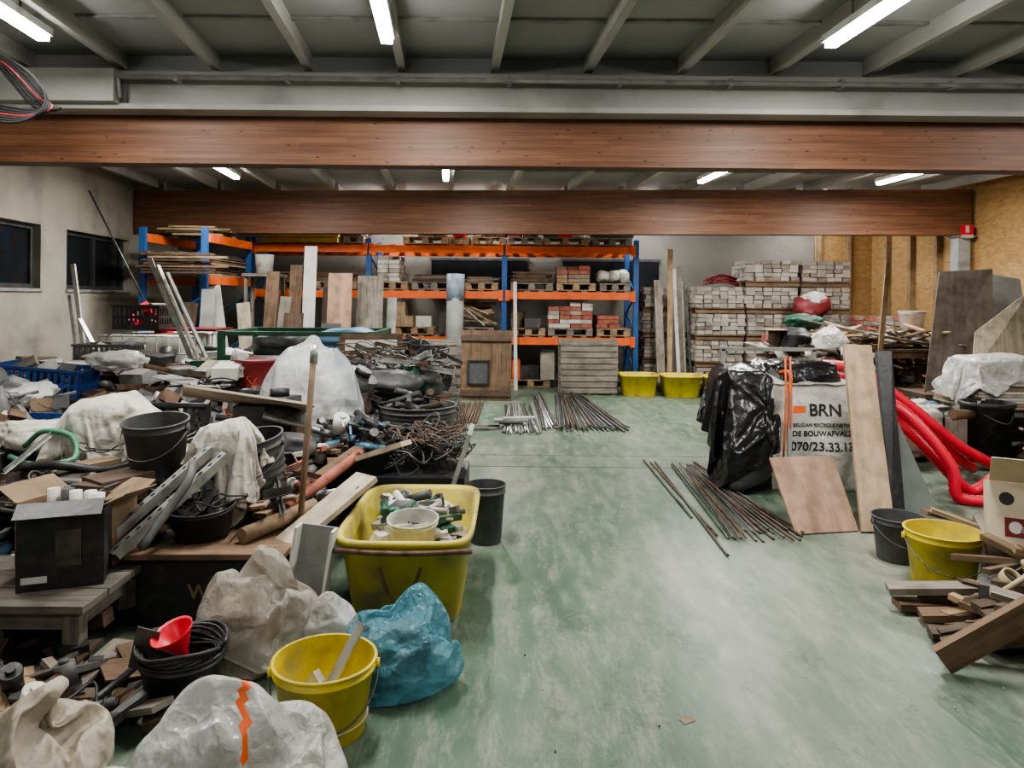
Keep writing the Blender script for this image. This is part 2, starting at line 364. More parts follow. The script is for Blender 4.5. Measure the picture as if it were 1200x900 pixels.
# ------------------------------------------------------------------ room shell
K=-.088
LX=lambda y:-5.37+K*y
RXw=lambda y:8.44+K*y
Y0,Y1=-4.0,14.4; ZC=3.52
b=B(); b.bx(-7.6,9.4,Y0-.3,Y1+.3,-.12,0,m_floor); floor=b.done('floor')
b=B(); b.bx(-7.6,9.4,Y0-.3,Y1+.3,ZC,ZC+.15,m_ceil); b.done('ceiling')
b=B()
b.beam((-5.6,6.95,.0008),(7.6,6.87,.0008),.018,.0016,m_joint); b.beam((-.30,-3,.0008),(-1.05,6.9,.0008),.010,.0016,m_joint); b.beam((-5.6,7.45,.0008),(7.6,7.38,.0008),.010,.0016,m_joint)
b.done('trim_floor_joint')
def wall(b,x,y0,y1,z0,z1,t,mat):
    b.rings([[(x(y0),y0,z0),(x(y0)+t,y0,z0),(x(y1)+t,y1,z0),(x(y1),y1,z0)],[(x(y0),y0,z1),(x(y0)+t,y0,z1),(x(y1)+t,y1,z1),(x(y1),y1,z1)]],mat,smooth=False)
b=B(); T=-.25
wins=[(7.6,9.55),(10.2,12.2)]
wall(b,LX,Y0,Y1,0,1.68,T,m_plaster); wall(b,LX,Y0,Y1,2.52,ZC,T,m_plaster)
ys=[Y0,wins[0][0],wins[0][1],wins[1][0],wins[1][1],Y1]
for a in (0,2,4): wall(b,LX,ys[a],ys[a+1],1.68,2.52,T,m_plaster)
b.done('wall_left')
for k,(a,c) in enumerate(wins):
    b=B(); x=lambda y:LX(y)-.14
    wall(b,x,a,c,1.68,2.52,-.02,m_glass)
    x2=lambda y:LX(y)-.10
    for z0,z1 in ((1.68,1.74),(2.46,2.52)): wall(b,x2,a,c,z0,z1,-.05,m_frame)
    for q in (a,(a+c)/2-.03,c-.06): wall(b,x2,q,q+.06,1.74,2.46,-.05,m_frame)
    x3=lambda y:LX(y)+.03
    wall(b,x3,a-.03,c+.03,1.64,1.68,-.14,m_conc)
    b.done('window_%d'%(k+1))
b=B(); wall(b,RXw,Y0,Y1,0,ZC,.25,m_backw); b.done('wall_right')
b=B(); b.bx(-7.0,8.5,Y1,Y1+.25,0,ZC,m_backw); b.done('wall_back')
b=B(); b.bx(-5.6,9.2,Y0-.25,Y0,0,ZC,m_backw); b.done('wall_front')
b=B(3); x0=5.95
b.bx(x0,RXw(Y1)-.02,Y1-.14,Y1-.12,0,ZC-.02,m_osb)
for x in (5.97,6.55): b.bx(x,x+.07,Y1-.24,Y1-.14,0,ZC-.02,w_pine)
xr=lambda y:RXw(y)-.13
wall(b,xr,8.6,Y1-.15,0,ZC-.02,.02,m_osb)
for y in (12.2,12.9,13.6): wall(b,lambda q:RXw(q)-.23,y,y+.08,0,ZC-.2,.1,w_pine)
b.done('wall_osb_lining')
b=B(); 
for x in (-1.6,1.0): b.bx(x,x+1.9,Y1-.05,Y1-.01,1.75,2.35,m_glass); b.bx(x-.04,x+1.94,Y1-.06,Y1-.045,1.7,1.75,m_frame); b.bx(x-.04,x+1.94,Y1-.06,Y1-.045,2.35,2.4,m_frame)
b.done('window_3')
def joists(y0,y1,xs,ref,w,h,name):
    b=B()
    for x in xs:
        xa=x+K*(y0-ref); xb=x+K*(y1-ref)
        b.beam((xa,y0,ZC-h/2),(xb,y1,ZC-h/2),w,h,m_joist)
        b.beam((xa,y0,ZC-h-.006),(xb,y1,ZC-h-.006),w*1.35,.014,m_joist)
    return b.done(name)
joists(Y0,5.75,[-.157+.735*k for k in range(-6,12) if LX(Y0)+.1<-.157+.735*k+.85 and -.157+.735*k<7.6],5.8,.045,.12,'ceiling_joists')
joists(6.3,11.95,[-.05+.97*k for k in range(-6,8)],12,.05,.13,'ceiling_joists')
joists(12.3,14.4,[-.05+.97*k for k in range(-6,8)],12,.05,.13,'ceiling_joists')
b=B()
for y in (1.0,3.0,4.95,7.4,9.2,10.8):
    b.bx(LX(y)+.05,RXw(y)-.05,y,y+.05,ZC-.02,ZC-.002,m_conduit)
b.done('ceiling_cross_battens')
b=B()
x0,x1=LX(5.7)+.02,RXw(5.7)-.02
b.bx(x0,x1,5.62,5.78,3.30,3.34,m_steel); b.bx(x0,x1,5.68,5.74,3.08,3.32,m_steel); b.bx(x0,x1,5.60,5.80,3.04,3.085,m_steel); b.bx(x0,x1,5.8,6.1,3.1,ZC,m_ceil)
b.bx(x0,-3.05,5.52,5.61,3.08,3.33,m_steel)
b.done('steel_header_beam',.004)
b=B()
b.cyl((-3.03,5.55,3.275),(7.6,5.55,3.255),.017,m_conduit); b.cyl((-3.03,5.55,3.275),(-3.03,5.58,3.12),.014,m_conduit)
for k in range(12): b.bx(-2.6+k*.85,-2.57+k*.85,5.54,5.62,3.24,3.30,m_conduit)
b.done('cable_conduit')
b=B(); b.bx(LX(5.9)+.03,RXw(5.9)-.03,5.82,6.0,2.66,3.10,m_glu); b.done('glulam_beam',.006)
b=B(); b.beam((LX(12.4)+.04,12.4,3.02),(RXw(11.5)-.2,11.5,3.02),.18,.72,m_glu); b.done('glulam_beam',.006)
b=B(); b.bx(7.0,7.2,11.4,11.6,0,2.65,m_conc); b.bx(6.94,7.26,11.34,11.66,0,.02,m_conc); b.bx(6.94,7.26,11.34,11.66,2.63,2.65,m_conc)
b.done('support_column',.01)
b=B(); b.box((7.1,11.33,2.72),(.19,.012,.2),m_red); b.box((7.1,11.322,2.75),(.05,.012,.11),m_white); b.box((7.1,11.322,2.635),(.19,.01,.05),m_white)
b.done('fire_extinguisher_sign')
def lamp(x,y,e):
    b=B(); d=V((K,1,0)).normalized()*.72; c=V((x,y,3.34))
    b.beam(c-d,c+d,.10,.05,m_house); b.beam(c-d*.97+V((0,0,-.045)),c+d*.97+V((0,0,-.045)),.075,.04,m_tube)
    for k in (-.6,.6): b.cyl(c+d*k+V((0,0,.02)),c+d*k+V((0,0,.175)),.008,m_conduit)
    o=b.done('fluorescent_lamp',.008)
    l=bpy.data.lights.new('lamp_light','AREA'); l.shape='RECTANGLE'; l.size=.1; l.size_y=1.4; l.energy=e; l.color=(1,.97,.92)
    lo=bpy.data.objects.new('lamp_light',l); col.objects.link(lo); lo.location=(x,y,3.265); lo.rotation_euler=(0,0,math.atan(-K))
    lo.parent=o; lo.matrix_parent_inverse=Matrix.Translation(-V(o.location))
for x,e in ((-3.05,42),(-.78,60),(2.15,60),(5.0,36)): lamp(x,4.1,e)
for x,e in ((-3.9,70),(-.9,84),(2.75,84),(5.3,70)): lamp(x,9.7,e)
for x in (-2.2,-.4,2.6,5.6): lamp(x,13.25,17)  # added lamp row, hidden by the far beam, to brighten rack and back wall
for x in (-2.4,.3,3.4): lamp(x,-.9,15)

# ------------------------------------------------------------------ pallet rack
ZB=[.85,1.66,2.47]
def post(b,x,y,h):
    b.bx(x-.045,x+.045,y-.035,y+.035,0,h,m_blue); b.bx(x-.07,x+.07,y-.06,y+.06,0,.012,m_blue)
b=B(2); PX=[-4.65,-2.56,-.14,2.21]; YF,YB=12.95,14.0
for x in PX:
    post(b,x,YF,2.66); post(b,x,YB,2.66)
    z=.3
    while z<2.4:
        b.beam((x,YF,z),(x,YB,z+.35),.02,.03,m_blue); b.beam((x,YF,z+.7),(x,YB,z+.35),.02,.03,m_blue); z+=.7
for k in range(3):
    for z in ZB:
        if k==0 and z<1: continue
        for y in (YF-.045,YB+.045): b.bx(PX[k]+.05,PX[k+1]-.05,y-.022,y+.022,z-.065,z+.065,m_orange)
        for q in (PX[k]+.05,PX[k+1]-.07): b.bx(q-.03,q+.05,YF-.08,YF-.04,z-.1,z+.09,m_orange)
        n=9
        for i in range(n):
            xx=PX[k]+.15+(PX[k+1]-PX[k]-.3)*i/(n-1); b.bx(xx-.05,xx+.05,YF-.02,YB+.02,z+.065,z+.085,w_grey)
b.done('pallet_rack')
b=B(4)
for x in (-4.58,-5.5):
    for y in (10.8,12.6): post(b,x,y,2.62)
for y in (10.8,12.6):
    for z in (.4,1.1,1.8): b.beam((-5.5,y,z),(-4.58,y,z+.5),.02,.03,m_blue)
for z in (1.84,2.47):
    for x in (-4.53,-5.5): b.bx(x-.022,x+.022,10.84,12.56,z-.065,z+.065,m_orange)
for i in range(7): b.bx(-5.48,-4.55,10.9+i*.25,11.0+i*.25,1.905,1.925,w_grey)
b.done('pallet_rack')
b=B(5); r=b.r
for L_ in range(9):
    for k in range(6):
        y=10.75+r.uniform(-.15,.15); x=-5.4+k*.15+r.uniform(-.02,.02); z=1.94+L_*.038
        b.beam((x,y,z),(x+r.uniform(-.05,.05),12.5+r.uniform(-.3,.0),z),.12,.026,r.choice([w_brown,w_pine,w_dark,w_grey]))
for L_ in range(7):
    z=1.94+L_*.045; b.beam((-5.4+r.uniform(-.1,.1),10.6,z),(-4.2+r.uniform(-.25,.15),10.62+r.uniform(-.05,.05),z),.1,.03,r.choice([w_brown,w_pine,w_dark]))
b.done('lumber_stack')
b=B(6); r=b.r
for L_ in range(4):
    for k in range(4):
        z=2.56+L_*.04; y=13.1+k*.2
        b.beam((-5.3+r.uniform(-.3,.1),y-1.8,z),(-4.62+r.uniform(-.1,.1),y-1.7,z),.12,.03,r.choice([w_brown,w_pine,w_dark]))
b.done('lumber_stack')

def pallet(b,x,y,z,rot=0,w=1.2,d=.8,mat=None,T=None):
    mat=mat or w_grey; old=b.T; b.T=T or (TR((x,y,z))@RZ(rot))
    for i in range(3):
        yy=-d/2+.05+(d-.1)*i/2; b.box((0,yy,.011),(w,.09,.02),mat)
        for k in range(3): b.box((-w/2+.06+(w-.12)*k/2,yy,.06),(.12,.09,.078),mat)
    for k in range(3): b.box((-w/2+.05+(w-.1)*k/2,0,.108),(.1,d,.018),mat)
    for k in range(6): b.box((0,-d/2+.055+(d-.11)*k/5,.127),(w,.1,.02),mat)
    b.T=old
def goods(name,x,z,kind,seed,w=.9,mats=None,y=13.4,pz=True,h=.3):
    b=B(seed); r=b.r
    if pz: pallet(b,x,y,z,0,w,.8,w_pine if seed%2 else w_grey); z+=.14
    if kind=='blocks':
        bw=.2; 
        for L_ in range(int(h/.075)):
            for k in range(int(w/bw)):
                for q in range(3):
                    if L_>h/.075*.6 and r.random()<.35: continue
                    b.box((x-w/2+bw/2+k*bw+r.uniform(-.01,.01),y-.25+q*.25,z+.04+L_*.078),(bw*.95,.23,.07),r.choice(mats),(0,0,r.uniform(-.04,.04)))
    elif kind=='planks':
        for L_ in range(int(h/.03)):
            for k in range(5):
                b.box((x+r.uniform(-.06,.06),y-.32+k*.16,z+.02+L_*.032),(w*r.uniform(.7,1.05),.12,.026),r.choice(mats),(0,r.uniform(-.01,.01),r.uniform(-.05,.05)))
    elif kind=='bags':
        for k in range(3): b.blob((x-w/3+k*w/3,y-.1+r.uniform(-.1,.1),z+h*.4),(w*.42,.5,h*r.uniform(.75,1)),r.choice(mats),seed+k,.05,3)
    elif kind=='boxes':
        xx=x-w/2
        while xx<x+w/2-.1:
            q=r.uniform(.14,.3); hh=h*r.uniform(.4,1)
            b.box((xx+q/2,y-.2+r.uniform(-.1,.1),z+hh/2+.002),(q*.94,.35,hh),r.choice(mats),(0,0,r.uniform(-.15,.15))); xx+=q
    elif kind=='sticks':
        for k in range(26):
            a=V((x-w/2*r.uniform(.6,1.1),y+r.uniform(-.35,.3),z+r.uniform(.02,h))); c=V((x+w/2*r.uniform(.5,1.1),y+r.uniform(-.35,.3),z+r.uniform(.02,h)))
            b.beam(a,c,r.uniform(.03,.09),r.uniform(.015,.04),r.choice(mats),r.uniform(0,3))
    b.done(name)
Zs=[z+.09 for z in ZB]
b=B(11)
for k in range(3): b.box((-3.75+R.uniform(-.03,.03),13.1,Zs[2]+.05+k*.095),(1.35,.5,.085),m_insul,(0,0,R.uniform(-.05,.05)))
b.done('insulation_board_stack',.01)
goods('timber_offcuts',-2.95,Zs[2],'planks',12,.6,[w_brown,w_pine],h=.1,y=13.3)
goods('tool_crate_goods',-1.55,Zs[2],'boxes',13,.8,[w_dark,m_white,m_dgrey],h=.16,y=13.3)
b=B(14); pallet(b,-.95,13.4,Zs[2],0,.38,.8,w_pine); b.lathe([(.0,.14),(.13,.14),(.14,.26),(.1,.28),(.05,.25)],m_red,TR((-.95,13.1,Zs[2])),16); b.done('red_tub')
goods('cement_bags',-.42,Zs[2],'bags',15,.6,[m_white,m_cloth],h=.17,y=13.3)
goods('tool_crate_goods',.22,Zs[2],'boxes',16,.6,[w_brown,m_dred,w_pine],h=.15,y=13.3)
goods('equipment_goods',.95,Zs[2],'boxes',17,.8,[m_lblue,m_green,m_white,m_red],h=.17,y=13.3)
goods('slate_stack',1.78,Zs[2],'planks',18,.7,[m_greyb,m_dgrey],h=.1,y=13.3)
goods('paving_slab_stack',-2.15,Zs[1],'blocks',21,.55,[m_stone,m_white],h=.45)
goods('timber_offcuts',-1.4,Zs[1],'planks',22,.8,[w_dark,w_grey],h=.12)
goods('timber_offcuts',-.55,Zs[1],'planks',23,.6,[w_grey,w_brown],h=.1)
goods('timber_offcuts',.35,Zs[1],'planks',24,.75,[w_brown,w_grey,w_dark],h=.2)
goods('brick_stack',1.15,Zs[1],'blocks',25,.7,[m_brick,m_stone2,w_pine],h=.3)
goods('cement_bags',1.85,Zs[1],'bags',26,.55,[m_white,m_cloth],h=.32)
goods('timber_offcuts',-3.5,Zs[1],'planks',27,1.4,[w_dark,w_brown],h=.15)
goods('timber_offcuts',-1.75,Zs[0],'boxes',31,.7,[m_insul,w_pine,w_brown,m_white],h=.45)
goods('timber_offcuts',-.72,Zs[0],'sticks',32,.8,[w_light,w_pine,m_white,w_brown],h=.45)
goods('carton_stack',.3,Zs[0],'boxes',33,.6,[m_dgrey,w_brown,m_card,m_stone],h=.3)
goods('brick_stack',1.05,Zs[0],'blocks',34,.8,[m_stone,m_brick,m_white],h=.5)
goods('brick_stack',1.83,Zs[0],'blocks',35,.6,[m_brick],h=.28)
goods('crate_goods',-2.0,0,'boxes',41,.9,[w_grey,m_dgrey,m_card],h=.5,y=13.5)
goods('timber_offcuts',-1.1,0,'sticks',42,.8,[w_brown,w_dark,w_pine,m_greyb],h=.6,y=13.5)
goods('crate_goods',.35,0,'boxes',43,.7,[m_black,m_dgrey,m_orng,m_stone],h=.55,y=13.5)
goods('brick_stack',1.8,0,'blocks',44,.6,[m_stone2,m_stone],h=.3,y=13.5)
b=B(45); b.cyl((-1.0,12.55,0),(-.98,12.58,2.0),.15,m_greyb,n=24); b.cyl((-.985,12.58,1.55),(-.98,12.58,2.02),.156,M('blue_wrap',(.30,.36,.44),.4),n=24); b.cyl((-.98,12.58,2.01),(-.98,12.58,2.03),.04,m_dgrey); b.done('membrane_roll')
b=B(46)
for k in range(2): pallet(b,0,0,0,0,1.0,.9,w_grey,T=TR((1.3,12.35+k*.17,.46))@RX(math.radians(84)))
for k in range(9): b.box((1.3,12.14,.07+k*.1),(.95,.02,.085),w_grey,(0,0,0))
for x in (.88,1.3,1.72): b.box((x,12.165,.46),(.08,.03,.92),w_grey)
b.done('upright_pallets')
b=B(48); pallet(b,0,0,0,0,1.0,.9,w_grey,T=TR((-.95,11.85,.47))@RX(math.radians(80)))
b.done('upright_pallet')
b=B(49); b.T=TR((-.4,11.35,0))@RZ(-.05)@RX(math.radians(-5))
for k in range(5): b.box((-.32+k*.16,0,.55),(.157,.03,1.1),w_brown)
for z in (.12,.98): b.box((0,-.03,z),(.8,.03,.1),w_dark)
for zz in (.62,.26): b.box((-.12,-.03,zz),(.34,.03,.03),m_black)
for x in (-.28,.04): b.box((x,-.03,.44),(.03,.03,.38),m_black)
b.box((-.12,-.02,.44),(.3,.01,.34),m_dgrey)
b.done('plank_hatch_door',.003)
def tub(cx,cy,w,d,h,mat,rot=0,fill=None):
    b=B(3); b.T=TR((cx,cy,0))@RZ(rot); ar=d/w; w2=w/2
    b.lathe([(w2*.78,.0),(w2*.80,.01),(w2*.95,h-.03),(w2,h-.03),(w2*1.01,h),(w2*.95,h),(w2*.92,h-.02),(w2*.77,.04)],mat,None,48,6,ar)
    if fill: b.lathe([(w2*.80,h*.55),(w2*.84,h*.6)],fill,None,32,6,ar)
    return b
tub(2.13,12.2,.64,.6,.36,m_yel).done('yellow_mortar_tub')
tub(2.82,12.1,.66,.6,.36,m_yel,0,m_cem).done('yellow_mortar_tub')
tub(3.36,11.9,.40,.6,.36,m_yel).done('yellow_mortar_tub')
def stonepack(x,y,tops,w,seed,mat):
    b=B(seed); r=b.r; z=0
    for lv in range(tops):
        for i in range(3): b.box((x,y-.35+i*.35,z+.04),(w,.09,.07),w_brown)
        b.box((x,y,z+.09),(w,.85,.02),w_brown)
        nn=int(w/.13); zz=z+.1; sx=r.uniform(-.03,.03)
        b.box((x,y,zz+.17),(w-.14,.7,.33),m_stone2)
        for L_ in range(5):
            for k in range(nn):
                if L_==4 and r.random()<(.3 if lv==tops-1 else .0): continue
                for q in (0,1,2,3):
                    if q in(1,2) and 0<k<nn-1 and L_<4: continue
                    b.box((x+sx-w/2+w/nn*(k+.5)+r.uniform(-.014,.014),y-.31+q*.205+r.uniform(-.02,.02),zz+.036+L_*.07),(w/nn*.92,.19,.064),r.choice(mat),(r.uniform(-.05,.05),r.uniform(-.04,.04),r.uniform(-.12,.12)))
        z=zz+.36
    b.done('paving_stone_pallet')
MS=[m_stone,m_stone,m_stone3,m_stone2]
stonepack(3.55,12.75,4,.82,51,MS); stonepack(4.45,12.75,5,.9,52,MS); stonepack(5.4,12.9,5,.85,53,MS); stonepack(5.9,11.6,3,.8,54,[m_stone2,m_brick,m_stone3])
stonepack(2.62,13.5,4,.5,55,[m_stone2,m_stone3]);
b=B(56); b.blob((5.0,12.1,1.52),(.6,.5,.45),m_dred,3,.06,4); b.bx(4.75,5.25,12.0,12.3,0,1.33,w_grey); b.blob((5.0,12.05,1.64),(.4,.4,.25),m_wbag2,8,.06,4); b.done('red_sack_on_crate')
b=B(57)
for k in range(10): b.tube([(3.3+R.uniform(0,.2),12.5+R.uniform(-.2,.3),1.88+k*.012),(3.6,12.5+R.uniform(-.2,.3),1.91+k*.015),(3.85+R.uniform(0,.1),12.6,1.87+k*.012)],.014,m_dred)
b.done('red_strap_bundle')
b=B(58); r=b.r
for (x,xt,zt,w,m) in ((2.62,2.66,2.5,.09,w_pine),(2.78,2.72,2.15,.06,m_white),(2.9,2.85,1.95,.05,m_zinc),(3.0,2.92,1.9,.05,m_dsteel),(2.48,2.46,1.95,.14,w_grey),(3.1,3.06,1.8,.06,m_white),(2.84,2.8,2.2,.07,w_grey),(3.16,3.1,1.7,.1,w_brown)):
    b.beam((x*1.05,12.6+r.uniform(-.05,.05),0),(xt*1.05,12.85+r.uniform(-.05,.1),zt),w,.03,m)
b.done('leaning_profiles_bundle')
b=B(60); b.beam((.08,12.7,.0),(.05,12.8,1.9),.06,.03,m_whiteb); b.done('white_batten')

# ------------------------------------------------------------------ left back zone
b=B(61); cx,cy=-4.65,9.7
pallet(b,cx,cy,0,0,1.2,1.0,w_grey)
b.lathe([(.5,.16),(.54,.2),(.54,1.06),(.5,1.1)],m_white,TR((cx,cy,0)),40,9,.88)
b.cyl((cx,cy,1.08),(cx,cy,1.14),.12,m_red,n=20)
for z in (.2,.42,.64,.86,1.08):
    for s_ in (-1,1): b.cyl((cx-.58,cy+s_*.5,z),(cx+.58,cy+s_*.5,z),.01,m_zinc,n=6); b.cyl((cx+s_*.58,cy-.5,z),(cx+s_*.58,cy+.5,z),.01,m_zinc,n=6)
for k in range(9):
    for s_ in (-1,1): b.cyl((cx-.58+k*.145,cy+s_*.5,.14),(cx-.58+k*.145,cy+s_*.5,1.1),.01,m_zinc,n=6)
for k in range(7):
    for s_ in (-1,1): b.cyl((cx+s_*.58,cy-.5+k*.166,.14),(cx+s_*.58,cy-.5+k*.166,1.1),.01,m_zinc,n=6)
b.done('ibc_water_tank')
def crate(name,cx,cy,z,w,d,h,mat,rot=0,tilt=0,fill=None,seed=0):
    b=B(seed); b.T=TR((cx,cy,z))@RZ(rot)@RY(tilt); t=.012
    b.box((0,0,t/2),(w,d,t),mat)
    for s_ in (-1,1):
        for zz,hh in ((h*.1,h*.2),(h*.5,h*.12),(h*.93,h*.14)):
            b.box((0,s_*(d/2-t/2),zz),(w,t,hh),mat); b.box((s_*(w/2-t/2),0,zz),(t,d,hh),mat)
        n=int(w/.06)
        for k in range(n+1): b.box((-w/2+t+(w-2*t)*k/n,s_*(d/2-t/2),h/2),(.03,t*1.2,h),mat)
        n=int(d/.06)
        for k in range(n+1): b.box((s_*(w/2-t/2),-d/2+t+(d-2*t)*k/n,h/2),(t*1.2,.03,h),mat)
        b.box((0,s_*(d/2+.008),h-.012),(w+.03,.02,.024),mat); b.box((s_*(w/2+.008),0,h-.012),(.02,d+.03,.024),mat)
    if fill:
        for k in range(18): 
            p=V((b.r.uniform(-w/2.8,w/2.8),b.r.uniform(-d/2.8,d/2.8),b.r.uniform(.05,h*1.05)))
            b.box(p,(b.r.uniform(.06,.25),b.r.uniform(.05,.15),b.r.uniform(.03,.1)),b.r.choice(fill),(b.r.uniform(-.6,.6),b.r.uniform(-.6,.6),b.r.uniform(0,3)))
    b.done(name)
crate('black_plastic_crate',-4.85,9.55,1.16,.6,.4,.32,m_black,fill=[m_dgrey,m_red,m_white])
crate('black_plastic_crate',-2.55,5.35,.56,.55,.4,.28,m_black,.3,.06,[m_dgrey,m_dsteel,m_rust,m_white],7)
crate('black_plastic_crate',-2.0,6.3,.55,.5,.36,.26,m_dgrey,-.4,-.05,[m_dgrey,m_dsteel,m_brick,m_white],8)
b=B(62)
for k in range(6): b.box((-4.15,9.6-.25+k*.1,1.16),(.7,.09,.03),m_dred)
b.done('red_slat_grid')
crate('blue_plastic_crate',-4.5,7.0,.62,.75,.5,.3,m_cblue,.15,.1,[w_grey,m_dgrey,m_white],1)
crate('blue_plastic_crate',-3.4,4.95,.5,.6,.4,.26,m_cblue,-.1,0,[m_dgrey,w_brown,m_white],2)
crate('blue_plastic_crate',-4.1,6.0,.45,.6,.4,.22,m_cblue,.5,0,[m_black,m_cloth],3)
crate('dark_plastic_crate',-4.6,8.3,.8,.6,.4,.25,m_dgrey,.1,0,[m_white,m_dgrey],4)
b=B(63); b.cyl((-5.9,10.1,3.05),(-5.0,9.9,1.5),.012,m_dsteel); b.cyl((-5.0,9.9,1.5),(-4.95,9.9,1.14),.012,m_dsteel); b.done('long_rod')
b=B(64)
for d in (0,.1,.22): b.beam((-4.5+d,9.0,2.06-d*.8),(-3.55+d,8.85,0),.06,.02,m_zinc if d!=.1 else m_white)
b.done('aluminium_profiles')
b=B(65); b.beam((-5.45,9.0,1.98),(-5.1,8.85,0),.05,.03,m_white); b.beam((-5.55,9.1,1.6),(-5.25,8.95,0),.04,.03,m_zinc); b.beam((-5.3,8.9,1.3),(-4.3,8.4,.0),.05,.03,m_zinc); b.done('white_profiles')
def board(name,x0,x1,y,z,mat,th=.02,lean=.25,dx=0,seed=0):
    b=B(seed); b.beam(((x0+x1)/2,y,0),((x0+x1)/2+dx,y+lean,z),(x1-x0),th,mat) 
    return b.done(name)
for i,(x0,x1,y,z,m,dx) in enumerate([(-3.62,-3.42,11.6,2.12,w_brown,0),(-3.36,-3.16,11.5,2.42,m_whiteb,0),(-2.92,-2.54,11.3,1.98,w_salm,0),(-2.50,-2.08,11.5,1.95,w_grey,0),(-3.12,-2.97,11.6,1.9,w_dark,0.05),
   (-4.3,-4.1,10.8,1.75,m_whiteb,-.35),(-4.05,-3.85,10.95,1.5,w_light,-.2),(-3.95,-3.75,11.3,2.0,w_brown,.05),(-4.55,-4.35,10.4,1.7,m_greyb,0),(-3.72,-3.55,11.1,1.6,w_grey,.1),(-2.05,-1.9,11.6,1.6,m_greyb,0.02),(-4.9,-4.7,10.4,1.5,w_dark,.1),(-3.5,-3.2,10.9,1.35,w_dark,.0),(-2.9,-2.6,10.8,1.2,m_dgrey,0)]):
    board('leaning_board',x0,x1,y,z,m,dx=dx,seed=70+i)
b=B(85); b.lathe([(.13,0),(.15,.3),(.155,.31),(.14,.31),(.12,.02)],m_white,TR((-4.1,12.0,1.98)),20); b.bx(-4.4,-3.8,11.8,12.25,1.93,1.975,w_grey)
for x in (-4.38,-3.87):
    for y in (11.85,12.15): b.bx(x,x+.05,y,y+.05,0,1.93,w_grey)
b.done('tall_stand_with_bucket')
b=B(86); x0,x1,y0,y1=-3.2,-1.55,8.0,9.1
for x in (x0,x1):
    for y in (y0,y1): b.bx(x-.035,x+.035,y-.035,y+.035,0,1.22,m_green)
for z in (.15,.8,1.19):
    for y in (y0,y1): b.bx(x0,x1,y-.025,y+.025,z-.025,z+.025,m_green)
    for x in (x0,x1): b.bx(x-.025,x+.025,y0,y1,z-.025,z+.025,m_green)
b.bx(x0,x1,y0-.01,y0+.01,.15,.95,m_green); b.bx(x0,x1,y1-.01,y1+.01,.15,.8,m_green); b.bx(x0,x1,y0,y1,.13,.15,m_green)
b.done('green_steel_stillage',.004)
b=B(87); b.blob((-2.0,8.5,1.05),(.8,.7,.4),m_lblue,4,.06,4); b.blob((-2.7,8.6,1.0),(.7,.6,.4),m_dgrey,5,.06,4); b.blob((-2.3,8.5,.55),(1.3,.8,.8),m_dirt,6,.06,4); b.done('plastic_sheet_bundle')
b=B(88); b.lathe([(.27,0),(.28,.02),(.27,.05),(.27,.32),(.285,.34),(.27,.36),(.27,.64),(.285,.66),(.27,.68),(.27,.95),(.285,.97),(.27,.98),(.25,.95)],m_dred,TR((-2.5,7.3,0)),32); b.done('red_oil_drum')

# ------------------------------------------------------------------ clutter heaps: one object per heap, many real pieces
def heap(b,xr,yr,h,n,mats,kind,size=(.3,.9),zr=None):
    r=b.r
    for _ in range(n):
        x=r.uniform(*xr); y=r.uniform(*yr); hh=h(x,y) if callable(h) else h
        z=r.uniform(.04,max(.06,hh)) if zr is None else r.uniform(*zr)
        if r.random()<.45 and zr is None: z=max(.04,hh*r.uniform(.85,1.0))
        a=r.uniform(0,math.pi); t=r.uniform(-.35,.35); L_=r.uniform(*size); m=r.choice(mats)
        t=math.asin(max(-.95,min(.95,min(abs(math.sin(t)),2*z/L_)*math.copysign(1,t))))
        if kind=='plank': b.box((x,y,z+.02),(L_,r.uniform(.03,.12),r.uniform(.012,.035)),m,(r.uniform(-.2,.2),t,a))
        elif kind=='sheet': b.box((x,y,z+.02),(L_,L_*r.uniform(.4,.8),r.uniform(.006,.015)),m,(0,t,a))
        elif kind=='box': b.box((x,y,z+L_*.15),(L_*.6,L_*r.uniform(.25,.5),L_*r.uniform(.2,.4)),m,(0,t*.6,a))
        elif kind=='pipe':
            d=V((math.cos(a)*math.cos(t),math.sin(a)*math.cos(t),math.sin(t)))*L_/2; q=V((x,y,z+.03)); b.cyl(q-d,q+d,r.uniform(.008,.028),m,n=10)
        elif kind=='can':
            q=V((x,y,z)); d=V((r.uniform(-.6,.6),r.uniform(-.6,.6),1)).normalized()*L_*.5; b.cyl(q,q+d,L_*.2,m,r1=L_*.22,n=14); b.cyl(q+d,q+d*1.15,L_*.1,m,n=10)
        elif kind=='angle':
            d=V((math.cos(a)*math.cos(t),math.sin(a)*math.cos(t),math.sin(t)))*L_/2; q=V((x,y,z+.03)); w=r.uniform(.02,.05)
            b.beam(q-d,q+d,w,.004,m); b.beam(q-d+V((0,0,w/2)),q+d+V((0,0,w/2)),.004,w,m)
        elif kind=='rag': b.blob((x,y,z+L_*.1),(L_,L_*r.uniform(.5,.9),L_*r.uniform(.3,.55)),m,r.randint(1,900),.07,3,.85,a,14)
        elif kind=='cable':
            c=V((x,y,z+.03)); R0=L_*.3; P=[]; ph=r.uniform(0,6); tx=r.uniform(-.5,.5); ty=r.uniform(-.5,.5)
            for k in range(r.randint(6,18)):
                an=ph+k*.7; rr=R0*r.uniform(.45,1.25); px,py=math.cos(an)*rr,math.sin(an)*rr
                P.append(c+V((px,py,max(-z*.8,abs(px*tx+py*ty)+r.uniform(-.03,.05)))))
            b.tube(P,r.uniform(.003,.008),m,5,4)
